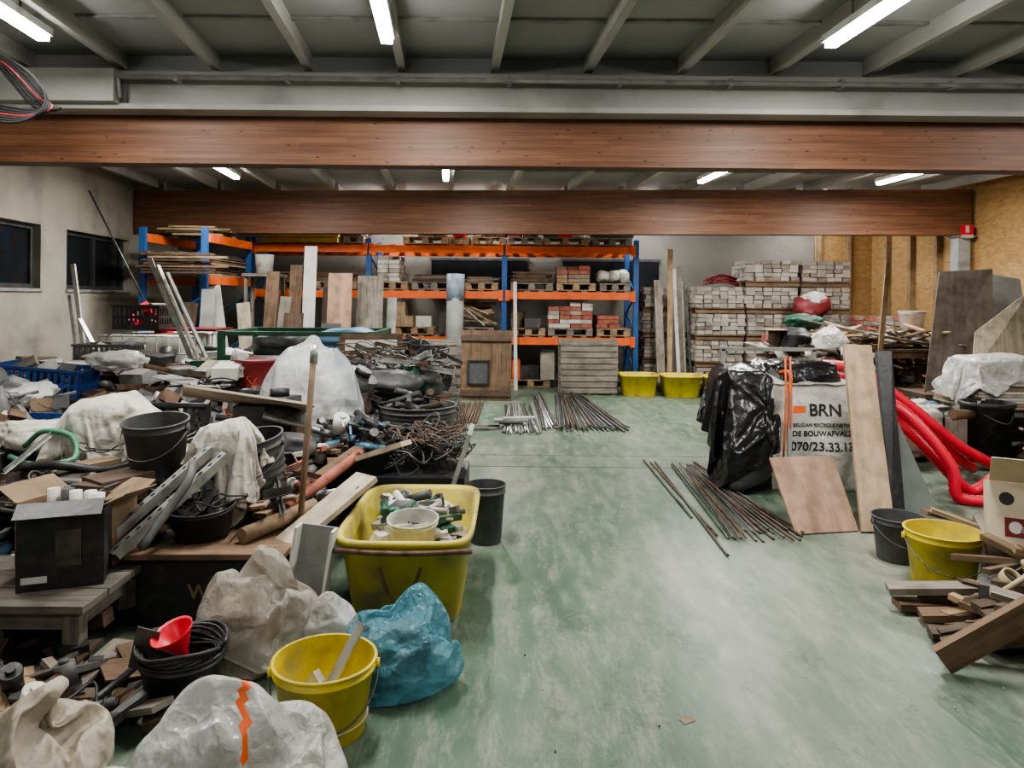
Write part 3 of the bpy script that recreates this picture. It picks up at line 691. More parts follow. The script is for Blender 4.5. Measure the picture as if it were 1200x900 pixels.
def bench(name,x0,x1,y0,y1,z,mat,seed=1,leg=.07):
    b=B(seed); n=max(2,int((y1-y0)/.16))
    for k in range(n): b.bx(x0,x1,y0+(y1-y0)*k/n+.004,y0+(y1-y0)*(k+1)/n-.004,z-.035,z,mat)
    for x in (x0+leg,x1-leg):
        for y in (y0+leg,y1-leg): b.bx(x-leg/2,x+leg/2,y-leg/2,y+leg/2,0,z-.035,mat)
        b.bx(x-.02,x+.02,y0+leg,y1-leg,z-.12,z-.035,mat)
    for y in (y0+leg,y1-leg): b.bx(x0+leg,x1-leg,y-.02,y+.02,z-.12,z-.035,mat)
    return b.done(name,.003)
hL=lambda x,y: .42+.25*math.sin(x*2.1+1)*math.cos(y*1.7)+.12+(.15 if y>7 else 0)-max(0,(x+1.2))*.5
GW=[w_grey,w_brown,w_dark,w_dark,w_grey,w_pine]
GD=[m_black,m_dgrey,m_dgrey,m_dirt,m_dsteel]
bench('low_wooden_bench',-2.75,-1.78,3.02,3.62,.30,w_dirty,1)
bench('work_table',-3.9,-2.3,4.5,5.7,.48,w_dark,2)
bench('work_table',-5.2,-3.3,6.6,7.5,.6,w_grey,3)
bench('work_table',-2.2,-1.1,4.75,6.1,.42,w_dark,4)
bench('work_table',-5.3,-3.9,7.9,8.7,.78,w_brown,5)
b=B(101); LX_,LY_=(-4.6,-1.1),(4.4,7.4)
heap(b,LX_,LY_,hL,60,GW,'plank')
heap(b,LX_,LY_,hL,14,[m_trash,m_trash,m_dirt,m_dgrey],'rag',(.4,.8))
heap(b,LX_,LY_,hL,60,[m_black,m_dgrey,m_dgrey,m_card,m_white,w_dark,m_dirt,m_greyb],'box',(.25,.6))
heap(b,(-4.4,-1.1),(4.2,7.5),hL,110,[m_dsteel,m_rust,m_zinc,m_dgrey,m_dgrey,m_white,m_brick],'pipe',(.2,.9))
heap(b,(-4.4,-1.1),(4.2,7.5),lambda x,y:hL(x,y)+.05,120,[m_dsteel,m_rust,m_zinc,m_dsteel,m_greyb],'angle',(.2,.8))
heap(b,(-4.2,-1.2),(4.3,7),lambda x,y:hL(x,y)+.08,90,[m_black,m_black,m_dgrey,m_dgrey,m_white,m_orng],'cable',(.4,.9))
heap(b,(-4.4,-1.1),LY_,hL,70,[m_white,m_black,m_dgrey,m_lblue,m_dred,m_cem,m_dgrey],'can',(.12,.34))
heap(b,(-4.2,-1.2),(4.5,7.2),hL,16,[m_black,m_dgrey],'can',(.5,.75))
heap(b,(-4.6,-1.3),(4.8,7.6),lambda x,y:hL(x,y)+.06,20,[w_light,m_greyb,m_dgrey,m_whiteb,m_dkboard,m_card],'sheet',(.25,.5))
heap(b,LX_,LY_,lambda x,y:hL(x,y)+.06,22,[m_cloth,m_wbag2,m_cloth,m_dgrey,m_paper],'rag',(.18,.4))
heap(b,LX_,LY_,lambda x,y:hL(x,y)+.07,150,[m_white,m_card,m_dgrey,m_black,m_zinc,m_rust,m_brick],'plank',(.05,.16))
b.done('mixed_scrap_heap')
b=B(102); hb=lambda x,y:.78
heap(b,(-5.4,-1.4),(7.5,10.4),hb,80,GW,'plank',(.4,1.1))
heap(b,(-5.2,-1.4),(7.5,10),hb,70,[m_dgrey,m_card,m_white,m_black,m_greyb,m_green,m_dirt],'box',(.3,.7))
heap(b,(-5.2,-1.4),(7.5,10),hb,40,[m_dsteel,m_zinc,m_dgrey,m_white],'pipe',(.4,1.2))
heap(b,(-5.2,-1.4),(7.5,10),hb,30,[m_black,m_dgrey,m_cloth],'rag',(.3,.7))
heap(b,(-5.2,-1.4),(7.5,10),hb,30,[m_white,m_black,m_lblue,m_dgrey],'can',(.2,.45))
b.done('mixed_scrap_heap')
b=B(111); hF=lambda x,y:.5+.1*math.sin(x*5); FX=(-2.9,-1.2)
heap(b,FX,(3.75,4.4),hF,26,GW,'plank',(.15,.5))
heap(b,FX,(3.7,4.4),hF,70,GD+[m_rust,m_zinc],'pipe',(.12,.45))
heap(b,FX,(3.7,4.4),lambda x,y:.56,60,[m_dsteel,m_zinc,m_rust,m_dgrey],'angle',(.12,.45))
heap(b,(-2.8,-1.3),(3.7,4.5),lambda x,y:.56,32,[m_black,m_dgrey,m_dgrey],'cable',(.35,.6))
heap(b,(-2.9,-1.3),(3.75,4.4),hF,26,[m_black,m_dgrey,m_card,m_dirt,w_dark],'box',(.2,.5))
heap(b,(-2.9,-1.3),(3.75,4.4),hF,8,[m_trash,m_dirt],'rag',(.3,.5))
heap(b,(-2.9,-1.3),(3.7,4.4),hF,20,[m_white,m_black,m_dred,m_lblue],'can',(.1,.22))
heap(b,(-2.9,-1.2),(3.65,4.4),lambda x,y:.54,80,[m_white,m_card,m_dgrey,m_zinc,m_rust],'plank',(.04,.12))
heap(b,(-2.9,-1.85),(3.1,3.6),.22,26,[m_black,m_dgrey,m_dirt,w_dark],'box',(.15,.35),zr=(.02,.12))
b.done('tool_scrap_heap')
b=B(115)
heap(b,(-2.5,-1.25),(2.55,3.15),.06,44,GW+[m_black,m_dgrey],'plank',(.1,.45))
heap(b,(-2.2,-1.5),(2.35,2.9),.08,3,[m_black,m_dgrey],'cable',(.4,.6))
heap(b,(-2.3,-1.6),(2.4,2.8),.12,12,[m_black,m_dgrey,m_black,m_white],'can',(.12,.26))
heap(b,(-2.3,-1.5),(2.4,2.8),.1,14,[m_black,m_dgrey,m_zinc,m_rust],'pipe',(.15,.4))
heap(b,(-2.5,-1.45),(2.4,3.1),.05,12,[m_card,m_dgrey,m_dirt,w_brown],'sheet',(.15,.35))
b.done('floor_scrap_heap')

# ------------------------------------------------------------------ foreground left featured objects
def pail(M4,r,h,mat,inner=None,handle=True,fillz=None,fillm=None,ribs=False):
    b=B(9); b.T=M4
    prof=[(r*.76,0),(r*.78,.004)]
    if ribs:
        k=8
        for i in range(k): 
            z=h*.1+h*.75*i/k; q=r*(.78+.2*z/h); prof+= [(q,z),(q*1.03,z+h*.02),(q,z+h*.045)]
    prof+=[(r*.95,h*.86),(r*1.0,h*.865),(r*.99,h*.885),(r*.965,h*.89),(r*.985,h-.008),(r*1.03,h-.006),(r*1.03,h),(r*.97,h)]
    b.lathe(prof,mat,None,36,close1=False)
    b.lathe([(r*.97,h),(r*.93,h*.8),(r*.76,.012)],inner or mat,None,36,close0=False)
    if fillz: b.lathe([(r*.7,fillz-.01),(r*.86,fillz)],fillm,None,28)
    if handle:
        P=[V((math.cos(t)*r*1.04,-r*(.55 if 0<i<10 else 0)*math.sin(math.pi*i/10)-abs(math.sin(t)*r*.55),h*.86-math.sin(t)*r*.75)) for i,t in enumerate([math.pi*k/10 for k in range(11)])]
        b.tube(P,.004,m_dsteel,6,3)
        for s_ in (-1,1): b.cyl((s_*r*.97,0,h*.86),(s_*r*1.07,0,h*.86),.018,mat)
    return b
b=pail(TR((-.68,2.68,0))@RZ(.2),.187,.27,m_yel,m_yel,True,.06,m_cem)
b.T=TR((-.68,2.68,0)); b.beam((-.02,-.05,.09),(.12,.08,.36),.05,.008,m_zinc); b.beam((-.1,.05,.09),(-.02,.0,.2),.03,.05,m_cem)
ybk=b.done('yellow_bucket')
b=tub(-.52,3.97,.68,1.08,.44,m_yel2,.0)
b.T=TR((-.52,3.97,0))
b.tube([(-.10,-.53,.32),(-.05,-.55,.2),(0,-.56,.16),(.05,-.55,.2),(.10,-.53,.32)],.009,m_rust,6,4)
b.tube([(-.34,-.53,.40),(0,-.56,.395),(.34,-.53,.40)],.014,m_rust,6,3)
b.lathe([(.25,.20),(.27,.24)],m_cem,None,32,6,1.55)
b.T=Matrix.Identity(4)
heap(b,(-.71,-.33),(3.75,4.35),.0,40,[w_light,w_brown,m_white,m_dgrey,m_green,m_zinc,m_cem,m_greyb],'plank',(.1,.3),zr=(.27,.40))
heap(b,(-.68,-.36),(3.8,4.3),.0,26,[m_dgrey,m_white,m_green,m_cem],'pipe',(.1,.28),zr=(.3,.44))
heap(b,(-.66,-.38),(3.9,4.3),.0,10,[m_cloth,m_white,m_wbag2,m_dgrey],'rag',(.12,.24),zr=(.3,.42))
heap(b,(-.66,-.38),(3.8,4.3),.0,12,[m_white,m_black,m_lgreen],'can',(.1,.18),zr=(.3,.42))
b.done('yellow_mortar_tub_with_rubble')
b=pail(TR((-.50,3.75,.27))@RX(.1),.13,.2,m_white,m_white,False,.1,m_cem); b.done('white_bucket')
b=B(6); b.T=TR((-.98,3.40,.0))@RY(.12)@RX(-.1)
for s_ in (-1,1): b.box((s_*.085,0,.26),(.012,.11,.50),m_whiteb)
b.box((0,.05,.26),(.17,.012,.50),m_greyb)
b.done('white_hollow_profile')
for i,(p,q,w,m) in enumerate([((-1.15,3.62,.34),(-.80,4.05,.60),.17,w_light),((-1.2,3.85,.34),(-.84,4.0,.56),.13,w_dark),((-1.15,4.6,.52),(-.62,4.3,.74),.10,w_light),((-1.3,4.2,.42),(-.98,4.7,.62),.09,w_brown)]):
    b=B(130+i); b.beam(p,q,w,.03,m); b.done('plank_offcut')
b=B(7); b.cyl((-1.13,3.80,0),(-1.06,3.9,1.33),.017,w_brown,n=12); b.cyl((-1.13,3.8,0),(-1.125,3.81,.1),.03,m_rust); b.cyl((-1.063,3.893,1.24),(-1.059,3.90,1.34),.022,m_zinc); b.done('long_tool_handle')

# ---- film bags: real cloth settling over their contents
def contents(c,size,mats,seed,n=1):
    b=B(seed)
    for k in range(n):
        o=V((b.r.uniform(-.12,.12)*size[0],b.r.uniform(-.12,.12)*size[1],0)) if n>1 else V((0,0,0))
        b.blob(V(c)+o+V((0,0,size[2]*.15*k)),V(size)*(1-.18*k),mats[k%len(mats)],seed+k,.14,3,.85,.4*k,9)
    o=b.done('contents'); return o
def filmbag(name,c,size,cs,mats,mat,seed,sub=5,top=.08,selfc=True,bend=.03,n=2,matfn=None,base=0,rot=0,shrink=-.28):
    q=contents((c[0],c[1],base+cs[2]/2*.86+.012),cs,mats,seed,n)
    b=B(seed); b.T=TR((c[0],c[1],base+size[2]/2+.012))@RZ(rot); b.ico((0,0,0),size,mat,sub,top,.12,seed,matfn)
    o=b.done(name); cloth(o,selfc,shrink,bend); collide(q); q.parent=o; q.matrix_parent_inverse=Matrix.Translation(-V(o.location)); return o
filmbag('blue_rubbish_bag',(-.47,3.0),(.41,.38,.42),(.29,.27,.24),[m_dgrey,m_dirt,m_cem],m_bluebag,3,5,.10)
def prn(c): 
    if c.y<.45 and (.22<c.x<.29 or (-.40<c.x<-.05 and .10<c.z<.22)): return m_orng
filmbag('white_printed_bag',(-.86,2.16),(.60,.46,.48),(.44,.33,.34),[m_cem,m_dirt],m_wbag,12,5,.10,matfn=prn,rot=.2)
filmbag('translucent_sack',(-1.14,3.10),(.42,.34,.54),(.30,.25,.32),[w_brown,w_pine,m_dirt],m_sack,21,5,.16)
filmbag('white_rubbish_bag',(-.80,3.20),(.21,.18,.22),(.14,.13,.09),[m_dirt],m_wbag,24,4,.04,n=1)
filmbag('paper_sack',(-1.50,2.20),(.38,.44,.46),(.25,.28,.24),[m_dirt],m_paper,25,5,.14,bend=.12,n=1,shrink=-.2)
filmbag('clear_plastic_sack',(-1.45,5.45),(.78,.64,1.0),(.52,.46,.80),[m_wbag2,m_lblue,m_wbag2],m_clear,31,5,.14,n=2,base=.43)
collide(ybk); 
b=pail(TR((-1.27,2.82,0)),.155,.22,m_black,m_black,False,.15,m_dirt)
b.T=TR((-1.27,2.82,0))
for k in range(6): b.tube([(math.cos(t)*(.125+.008*k),math.sin(t)*(.125+.008*k),.2+.012*k+.01*math.sin(t*3+k)) for t in [i*.55 for i in range(12)]],.008,m_black,6,3)
b.lathe([(.015,.0),(.022,.04),(.075,.13),(.08,.14),(.072,.13),(.018,.045)],m_red,TR((.03,-.03,.20))@RX(.3)@RY(-.3),20)
b.beam((-.14,-.05,.17),(-.10,-.06,.33),.09,.004,m_dsteel)
b.done('cable_bucket_with_funnel')
b=B(14); b.bx(-2.05,-1.15,3.5,4.25,0,.33,m_black); b.box((-1.6,3.85,.355),(1.02,.8,.03),w_brown,(0,0,.03)); chest=b.done('dark_storage_chest',.005)
b=B(15)
for k,(p,q) in enumerate((((-1.98,3.42,.40),(-1.60,3.85,.80)),((-1.87,3.40,.39),(-1.50,3.80,.78)))):
    b.beam(p,q,.055,.006,m_zinc); b.beam(V(p)+V((.03,.0,-.015)),V(q)+V((.03,0,-.015)),.006,.04,m_zinc)
    for i in range(11):
        c=V(p).lerp(V(q),(i+.5)/11); m,_=b.fr(p,q); m.translation=c+V((0,-.004,.004)); b.boxm(m,(.02,.012,.003),m_ink)
b.done('perforated_steel_angles')
b=B(16); b.tube([(-1.72,3.38,.42),(-1.66,3.5,.55),(-1.6,3.6,.68),(-1.62,3.7,.75)],.022,m_dgrey,10,4); b.done('flexible_duct')
pail(TR((-1.95,4.02,.60))@RX(.12),.17,.32,m_dgrey,m_dgrey,True).done('dark_grey_bucket')
pail(TR((-1.40,4.15,.40))@RY(-.15)@RX(.15),.17,.42,m_dgrey,m_black,True,ribs=True).done('black_ribbed_bucket')
pail(TR((-1.58,3.72,.38))@RX(.1),.17,.16,m_black,m_black,False).done('black_basin')
b=B(181); b.blob((-2.5,4.52,.70),(.42,.34,.55),m_card,5,.08,3,.7,0,9); b.blob((-2.2,4.42,.66),(.3,.3,.4),m_dgrey,9,.08,3,.7,0,9); c1=b.done('cardboard_carton'); collide(c1)
b=B(182); b.blob((-1.55,3.95,.66),(.26,.2,.56),m_dgrey,7,.1,3,.7,0,9); c2=b.done('dark_canister'); collide(c2)
def drop(name,cx,cy,z,w,d,mat,rot,nx=70,ny=64,shrink=-.18,bend=.03,selfc=True):
    b=B(1); b.T=TR((cx,cy,z))@RZ(rot); b.sheet(lambda u,v:((u-.5)*w*(1+.1*math.sin(v*5)),(v-.5)*d*(1+.1*math.sin(u*4+1)),.03*math.sin(u*7)*math.cos(v*6)),nx,ny,mat)
    o=b.done(name); cloth(o,selfc,shrink,bend,1,1.5,.003); return o
drop('white_cloth_bag',-1.53,3.92,1.0,.60,.86,m_cloth,.5)
drop('white_dust_sheet',-2.40,4.50,1.03,1.15,.95,m_cloth,.15)
b=B(183); b.bx(-2.95,-1.9,4.05,4.9,.4,.55,m_dirt); o=b.done('flat_carton'); collide(o)
b=B(19); b.beam((-2.15,4.75,.98),(-1.4,5.05,.82),.5,.015,w_light,-.25); b.bx(-1.9,-1.65,4.95,5.1,.42,.85,m_dgrey); b.done('pale_panel_on_carton')
b=B(21); b.T=TR((-2.02,3.30,.30))@RZ(.35)
b.box((0,0,.17),(.34,.2,.34),m_black); b.box((.03,-.105,.18),(.1,.004,.16),m_dirt); b.box((-.1,-.105,.05),(.1,.004,.03),m_white)
b.box((0,-.13,.36),(.34,.1,.004),m_black,(.5,0,0)); b.box((.2,0,.37),(.1,.2,.004),m_card,(0,-.4,0))
b.done('black_product_box',.003)
b=B(22); b.T=TR((-2.1,3.52,.31))@RZ(-.3)
w_,d_,h_=.42,.3,.3
for s_ in (-1,1): b.box((0,s_*d_/2,h_/2),(w_,.006,h_),m_card); b.box((s_*w_/2,0,h_/2),(.006,d_,h_),m_card); b.box((s_*(w_/2+.06),0,h_+.03),(.14,d_,.005),m_card,(0,-s_*.5,0)); b.box((0,s_*(d_/2+.06),h_+.02),(w_,.14,.005),m_card,(s_*.4,0,0))
b.box((0,0,.003),(w_,d_,.006),m_card)
for k in range(5): b.cyl((-.15+k*.07,.02*(k%2),.15),(-.15+k*.07,.02*(k%2),.34),.028,b.r.choice([m_white,m_dgrey,m_white]))
b.done('open_cardboard_box')
b=pail(TR((-.72,5.6,.42))@RZ(.3),.30,.36,m_dgrey,m_dgrey,True,.28,m_dirt,ribs=True); b.T=Matrix.Identity(4); b.bx(-.98,-.48,5.35,5.85,.0,.41,m_black)
heap(b,(-.9,-.55),(5.45,5.8),.0,14,[m_dgrey,m_black,m_zinc,w_dark],'pipe',(.15,.4),zr=(.7,.82)); b.done('large_grey_tub_on_bin')
b=B(24); b.lathe([(.19,0),(.24,.55),(.26,.56),(.26,.58),(.23,.57),(.18,.02)],m_black,TR((-1.05,4.95,0)),28)
heap(b,(-1.17,-.93),(4.85,5.05),.0,30,[m_dsteel,m_black,m_red,m_zinc,m_lblue,m_dgrey],'pipe',(.1,.3),zr=(.52,.76))
heap(b,(-1.2,-.93),(4.85,5.05),.0,12,[m_dsteel,m_black,m_white,m_dgrey],'can',(.1,.25),zr=(.52,.7))
b.done('black_bin_with_tools')
pail(TR((-.16,4.78,0)),.13,.38,m_dgrey,m_dgrey,False).done('grey_bucket')
b=B(142); b.bx(-.93,-.30,4.75,5.28,0,.42,m_black); b.box((-.32,4.9,.55),(.03,.4,.35),m_greyb,(0,.3,0))
heap(b,(-.82,-.42),(4.85,5.2),.0,34,[m_dgrey,m_black,m_dgrey,m_rust],'cable',(.35,.6),zr=(.42,.62))
b.done('bin_with_cable_coils')
b=B(144)
heap(b,(-1.5,-.72),(6.05,7.4),.0,50,[m_dsteel,m_black,w_brown,m_zinc,m_dgrey,m_greyb],'plank',(.2,.7),zr=(.05,.9))
heap(b,(-1.5,-.75),(6.2,7.4),.0,22,[m_black,m_dgrey,m_trash,m_dirt],'rag',(.4,.7),zr=(.05,.9))
heap(b,(-1.5,-.75),(6.2,7.4),.0,30,[m_dgrey,m_black,m_rust],'cable',(.4,.7),zr=(.75,1.1))
heap(b,(-1.5,-.75),(6.2,7.4),.0,44,[m_dsteel,m_rust,m_zinc],'angle',(.3,.8),zr=(.6,1.05))
heap(b,(-1.5,-.72),(6.2,7.4),.0,26,[m_dgrey,m_black,m_white,m_green],'can',(.2,.4),zr=(.5,.98))
b.done('tool_scrap_heap')
b=B(145); b.T=TR((-1.45,7.5,.62))@RZ(.2)@RX(-.35)
for z in (.0,.6): b.box((0,0,z),(.62,.03,.06),w_brown)
for x in (-.3,.3): b.box((x,0,.3),(.06,.03,.62),w_brown)
b.box((0,.005,.3),(.56,.01,.56),m_whiteb)
b.T=TR((-1.55,7.7,0)); b.box((0,0,.31),(.5,.25,.6),m_dgrey); b.done('framed_panel_on_box')
b=B(25)
for (x,y,z,r0) in ((-1.05,7.75,.95,.22),(-.85,7.65,.75,.2)):
    b.T=TR((x,y,z))@RZ(.6)@RX(math.pi/2)
    for s_ in (-.1,.1): b.lathe([(r0*.98,s_-.008),(r0,s_),(r0*.98,s_+.008)],m_black,None,28)
    b.lathe([(r0*.7,-.09),(r0*.7,.09)],m_dgrey,None,24)
    b.T=Matrix.Identity(4); b.bx(x-.12,x+.12,y-.12,y+.12,0,z-r0*.8,m_dgrey)
b.done('cable_reels_on_stand')
b=B(26); b.T=TR((-.70,7.3,.0))@RZ(.9)@RX(-.3)
for p in range(3):
    for k in range(15): b.cyl((-.45+k*.065,p*.03,0),(-.45+k*.065,p*.03,.98-.15*p),.004,m_dsteel,n=5)
    for k in range(14): b.cyl((-.45,p*.03,.03+k*.068*(1-.15*p)),(.46,p*.03,.03+k*.068*(1-.15*p)),.004,m_dsteel,n=5)
b.done('wire_mesh_panels')
b=B(271); b.blob((-3.0,4.6,.72),(.5,.4,.2),m_cloth,13,.1,4); b.done('white_rag')
b=B(272); b.blob((-3.9,7.2,.95),(.6,.4,.22),m_wbag2,14,.1,4); b.done('white_rag')
b=B(273); b.blob((-4.0,5.9,.78),(.5,.4,.22),m_wbag2,15,.1,4); b.done('white_rag')
b=B(28); b.tube([(-2.95,4.4,.68),(-2.8,4.35,.78),(-2.6,4.3,.76),(-2.5,4.15,.66),(-2.7,4.1,.64),(-2.9,4.2,.66)],.016,m_lgreen,8,5); b.done('green_hose')
b=B(29); b.tube([(-2.75,3.9,.55),(-2.45,3.85,.6),(-2.2,3.9,.58)],.03,m_dgrey,10,4); b.tube([(-2.8,4.1,.62),(-2.5,4.0,.66),(-2.25,4.05,.62),(-2.1,4.2,.66)],.026,m_black,10,4); b.done('dark_flexible_hose')
b=B(291); b.cyl((-1.33,3.6,.41),(-1.08,4.0,.45),.04,m_card,n=18); b.cyl((-1.2,3.9,.46),(-.95,4.5,.62),.03,m_brick,n=14); b.done('cardboard_tubes')

# ------------------------------------------------------------------ floor rebar
def rods(name,n,xa,xb,ya,yb,mat,rad,seed,fan=0,layers=2,zo=0):
    b=B(seed); r=b.r
    for k in range(n):
        t=k/max(1,n-1); x=xa+(xb-xa)*t
        z=zo+rad+rad*2*(k%layers)
        x2=x+fan*(t-.5)+r.uniform(-.05,.05)+K*(yb-ya)*.2
        b.cyl((x,ya+r.uniform(-.12,.12),z),(x2,yb+r.uniform(-.2,.2),z+r.uniform(0,.01)),rad,r.choice(mat),n=6)
    b.done(name)
rods('rebar_bundle',24,-.92,-.45,9.1,11.0,[m_rust,m_rust,w_brown],.009,201,.05)
rods('rebar_bundle',26,-.1,.36,8.6,10.8,[m_zinc,m_dsteel,m_greyb,m_dsteel],.009,202,-.1)
rods('rebar_bundle',44,.55,1.45,8.8,11.9,[m_dsteel,m_rust,m_dsteel,m_dgrey,m_dgrey],.011,203,-.55,3)
rods('rebar_bundle',12,.38,.6,8.9,11.9,[m_zinc,m_dsteel],.011,204,-.1)
b=B(205)
for k in range(9): b.cyl((-.9+R.uniform(-.1,.1),8.75+k*.03,.02),(-.15+R.uniform(-.05,.05),8.8+k*.03,.02),.008,m_dsteel,n=6)
b.done('steel_rods')
rods('steel_rods',26,1.46,2.0,4.9,6.9,[m_rust,m_dsteel,m_dsteel,m_dgrey],.008,206,-.35)
b=B(207); b.cyl((1.36,4.52,.012),(1.42,7.15,.012),.009,m_dsteel,n=6); b.cyl((1.40,4.9,.012),(1.37,7.1,.012),.008,m_rust,n=6); b.cyl((1.33,5.3,.012),(1.32,7.2,.012),.008,m_dsteel,n=6); b.done('steel_rods')
b=B(208); b.box((.0,9.0,.09),(.42,.15,.03),m_greyb,(0,0,.1)); b.cyl((-.1,8.95,.12),(.3,9.05,.12),.02,m_white); b.bx(-.15,.15,8.95,9.05,.05,.075,m_dgrey); b.done('dust_pan')

# ------------------------------------------------------------------ rubble bag group
b=B(30)
def soft(b,x0,x1,y0,y1,z0,z1,mat,seed,amp=.03):
    tmp=bmesh.new(); bmesh.ops.create_cube(tmp,size=1); bmesh.ops.subdivide_edges(tmp,edges=tmp.edges[:],cuts=30,use_grid_fill=True)
    i=b.mi(mat); mp={}
    for v in tmp.verts:
        c=v.co.copy(); bul=1+.08*(1-(abs(c.z)*2)**2); p=V((c.x*bul*(x1-x0),c.y*bul*(y1-y0),c.z*(z1-z0)))
        n=V((c.x,c.y,0)).normalized() if V((c.x,c.y)).length>.01 else V((0,0,1))
        q=p*2.6+V((seed,0,0)); f=noise.voronoi(q+V((noise.noise(q),noise.noise(q+V((4,0,0))),0))*.5)[0]; a=amp*(min(1,(f[1]-f[0])*1.6)-.5)
        if c.z>.49: n=V((0,0,1)); a*=1.5
        if c.z<-.49: a=0
        mp[v]=b.bm.verts.new(V(((x0+x1)/2,(y0+y1)/2,(z0+z1)/2))+p+n*a)
    for f in tmp.faces:
        g=b.bm.faces.new([mp[v] for v in f.verts]); g.material_index=i; g.smooth=True
    tmp.free()
soft(b,2.20,2.98,6.1,6.85,0,.93,m_bulk,3,.05)
bag=b.done('rubble_bulk_bag')
b=B(301)
for x in (2.32,2.93): b.tube([(x,6.06,.55),(x,6.03,.85),(x+.02,6.1,1.0),(x,6.3,.98)],.016,m_orng,4,5)
o=b.done('lifting_loops'); o.parent=bag; o.matrix_parent_inverse=Matrix.Translation(-V(bag.location))
bvh=BVHTree.FromPolygons([v.co+bag.location for v in bag.data.vertices],[p.vertices[:] for p in bag.data.polygons])
def text(s,size,loc,mat,parent,bvh=None,ex=0.0,al='LEFT'):
    c=bpy.data.curves.new('t','FONT'); c.body=s; c.size=size; c.extrude=ex; c.align_x=al; c.offset=size*.02
    o=bpy.data.objects.new('t',c); col.objects.link(o)
    bpy.context.view_layer.update()
    me=bpy.data.meshes.new_from_object(o.evaluated_get(bpy.context.evaluated_depsgraph_get()))
    bpy.data.objects.remove(o)
    bm=bmesh.new(); bm.from_mesh(me); bmesh.ops.triangulate(bm,faces=bm.faces[:])
    bmesh.ops.subdivide_edges(bm,edges=[e for e in bm.edges if e.calc_length()>size*.2],cuts=2); bmesh.ops.triangulate(bm,faces=bm.faces[:])
    for v in bm.verts:
        x,z=v.co.x+loc[0],v.co.y+loc[2]; y=loc[1]
        if bvh:
            h=bvh.ray_cast(V((x,4.9,z)),V((0,1,0)))
            if h[0]: y=h[0].y-.005
        v.co=V((x,y,z))-V(parent.location)
    bm.to_mesh(me); bm.free()
    me.materials.clear(); me.materials.append(mat)
    ob=bpy.data.objects.new('printed_text',me); col.objects.link(ob); ob.parent=parent; return ob
text('BELGIAN RECYCLE NETWORK',.042,(2.36,6.0,.55),m_ink,bag,bvh)
text('DE BOUWAFVALZAK',.062,(2.36,6.0,.47),m_ink,bag,bvh)
text('070/23.33.13',.10,(2.35,6.0,.35),m_ink,bag,bvh)
text('BRN',.14,(2.50,6.0,.64),m_ink,bag,bvh)
i=len(bag.data.materials); bag.data.materials.append(m_orng)
for p_ in bag.data.polygons:
    c=p_.center+bag.location
    if c.y<6.15 and (2.36<c.x<2.47 and .65<c.z<.73): p_.material_index=i
text('Wood...',.1,(-1.55,3.495,.14),m_card,chest)
b=B(311); b.blob((2.03,6.45,.47),(.48,.78,1.0),m_dgrey,77,.08,3,.6,0,9); b.blob((2.5,6.5,.96),(.7,.5,.2),m_dgrey,78,.08,3,.6,0,9); b.blob((1.98,6.1,.2),(.35,.35,.4),m_dgrey,79,.08,3,.6,0,9); load=b.done('foil_load'); collide(load); collide(bag)
b=B(31)
def fo(u,v):
    x=1.38+u*1.72; front=5.40 if x<2.14 else 5.90
    if 2.14<=x<2.26: front=5.40+(x-2.14)/.12*.50
    y=front+v*(7.1-front); return (x,y,1.18+.03*math.sin(u*9)*math.cos(v*7))
b.sheet(fo,96,84,m_foil)
foil=b.done('black_foil_sheet'); cloth(foil,True,-.22,.06,1,1.0,.003); load.parent=foil; load.matrix_parent_inverse=Matrix.Translation(-V(foil.location))
b=B(32)
for x in (2.19,2.23): b.tube([(x,5.82,.35),(x-.01,5.76,.8),(x+.03,5.88,1.15)],.009,m_orng,4,4)
b.beam((2.21,5.76,0),(2.23,5.80,.85),.03,.03,m_greyb)
for x in (2.1,3.0): b.beam((x,7.2,0),(x,7.2,1.12),.035,.035,m_greyb)
for z in (1.12,.6): b.beam((2.08,7.2,z),(3.02,7.2,z),.035,.035,m_greyb)
b.done('steel_trolley_frame')
def slab(b,pts,th,mat):
    i=b.mi(mat); P=[V(p) for p in pts]; n=(P[1]-P[0]).cross(P[3]-P[0]).normalized()*th
    vs=[b.bm.verts.new(p) for p in P]+[b.bm.verts.new(p+n) for p in P]
    u=(P[1]-P[0]).length; w=(P[3]-P[0]).length; uvs=[(0,0),(u,0),(u,w),(0,w)]; ox=b.r.random()*50
    for f in ((3,2,1,0),(4,5,6,7),(0,1,5,4),(1,2,6,5),(2,3,7,6),(3,0,4,7)):
        fa=b.bm.faces.new([vs[j] for j in f]); fa.material_index=i
        for lp,j in zip(fa.loops,f): lp[b.uv].uv=(uvs[j%4][1]+ox,uvs[j%4][0])
b=B(33); slab(b,[(1.95,4.96,0),(2.42,5.05,0),(2.40,5.42,.44),(1.90,5.34,.44)],.015,w_ply); b.done('plywood_offcut')
b=B(34); slab(b,[(2.43,5.03,0),(2.66,5.03,0),(2.84,5.75,1.24),(2.62,5.75,1.25)],.03,w_plyt); b.done('tall_plank')
b=B(35); slab(b,[(2.70,5.15,0),(2.82,5.2,0),(3.02,5.8,1.2),(2.89,5.78,1.2)],.025,m_black); b.done('black_plank')
b=B(36); slab(b,[(2.86,5.3,0),(3.15,5.3,0),(3.12,5.85,.62),(2.85,5.85,.62)],.015,m_dkboard); b.done('dark_green_board')
b=B(37)
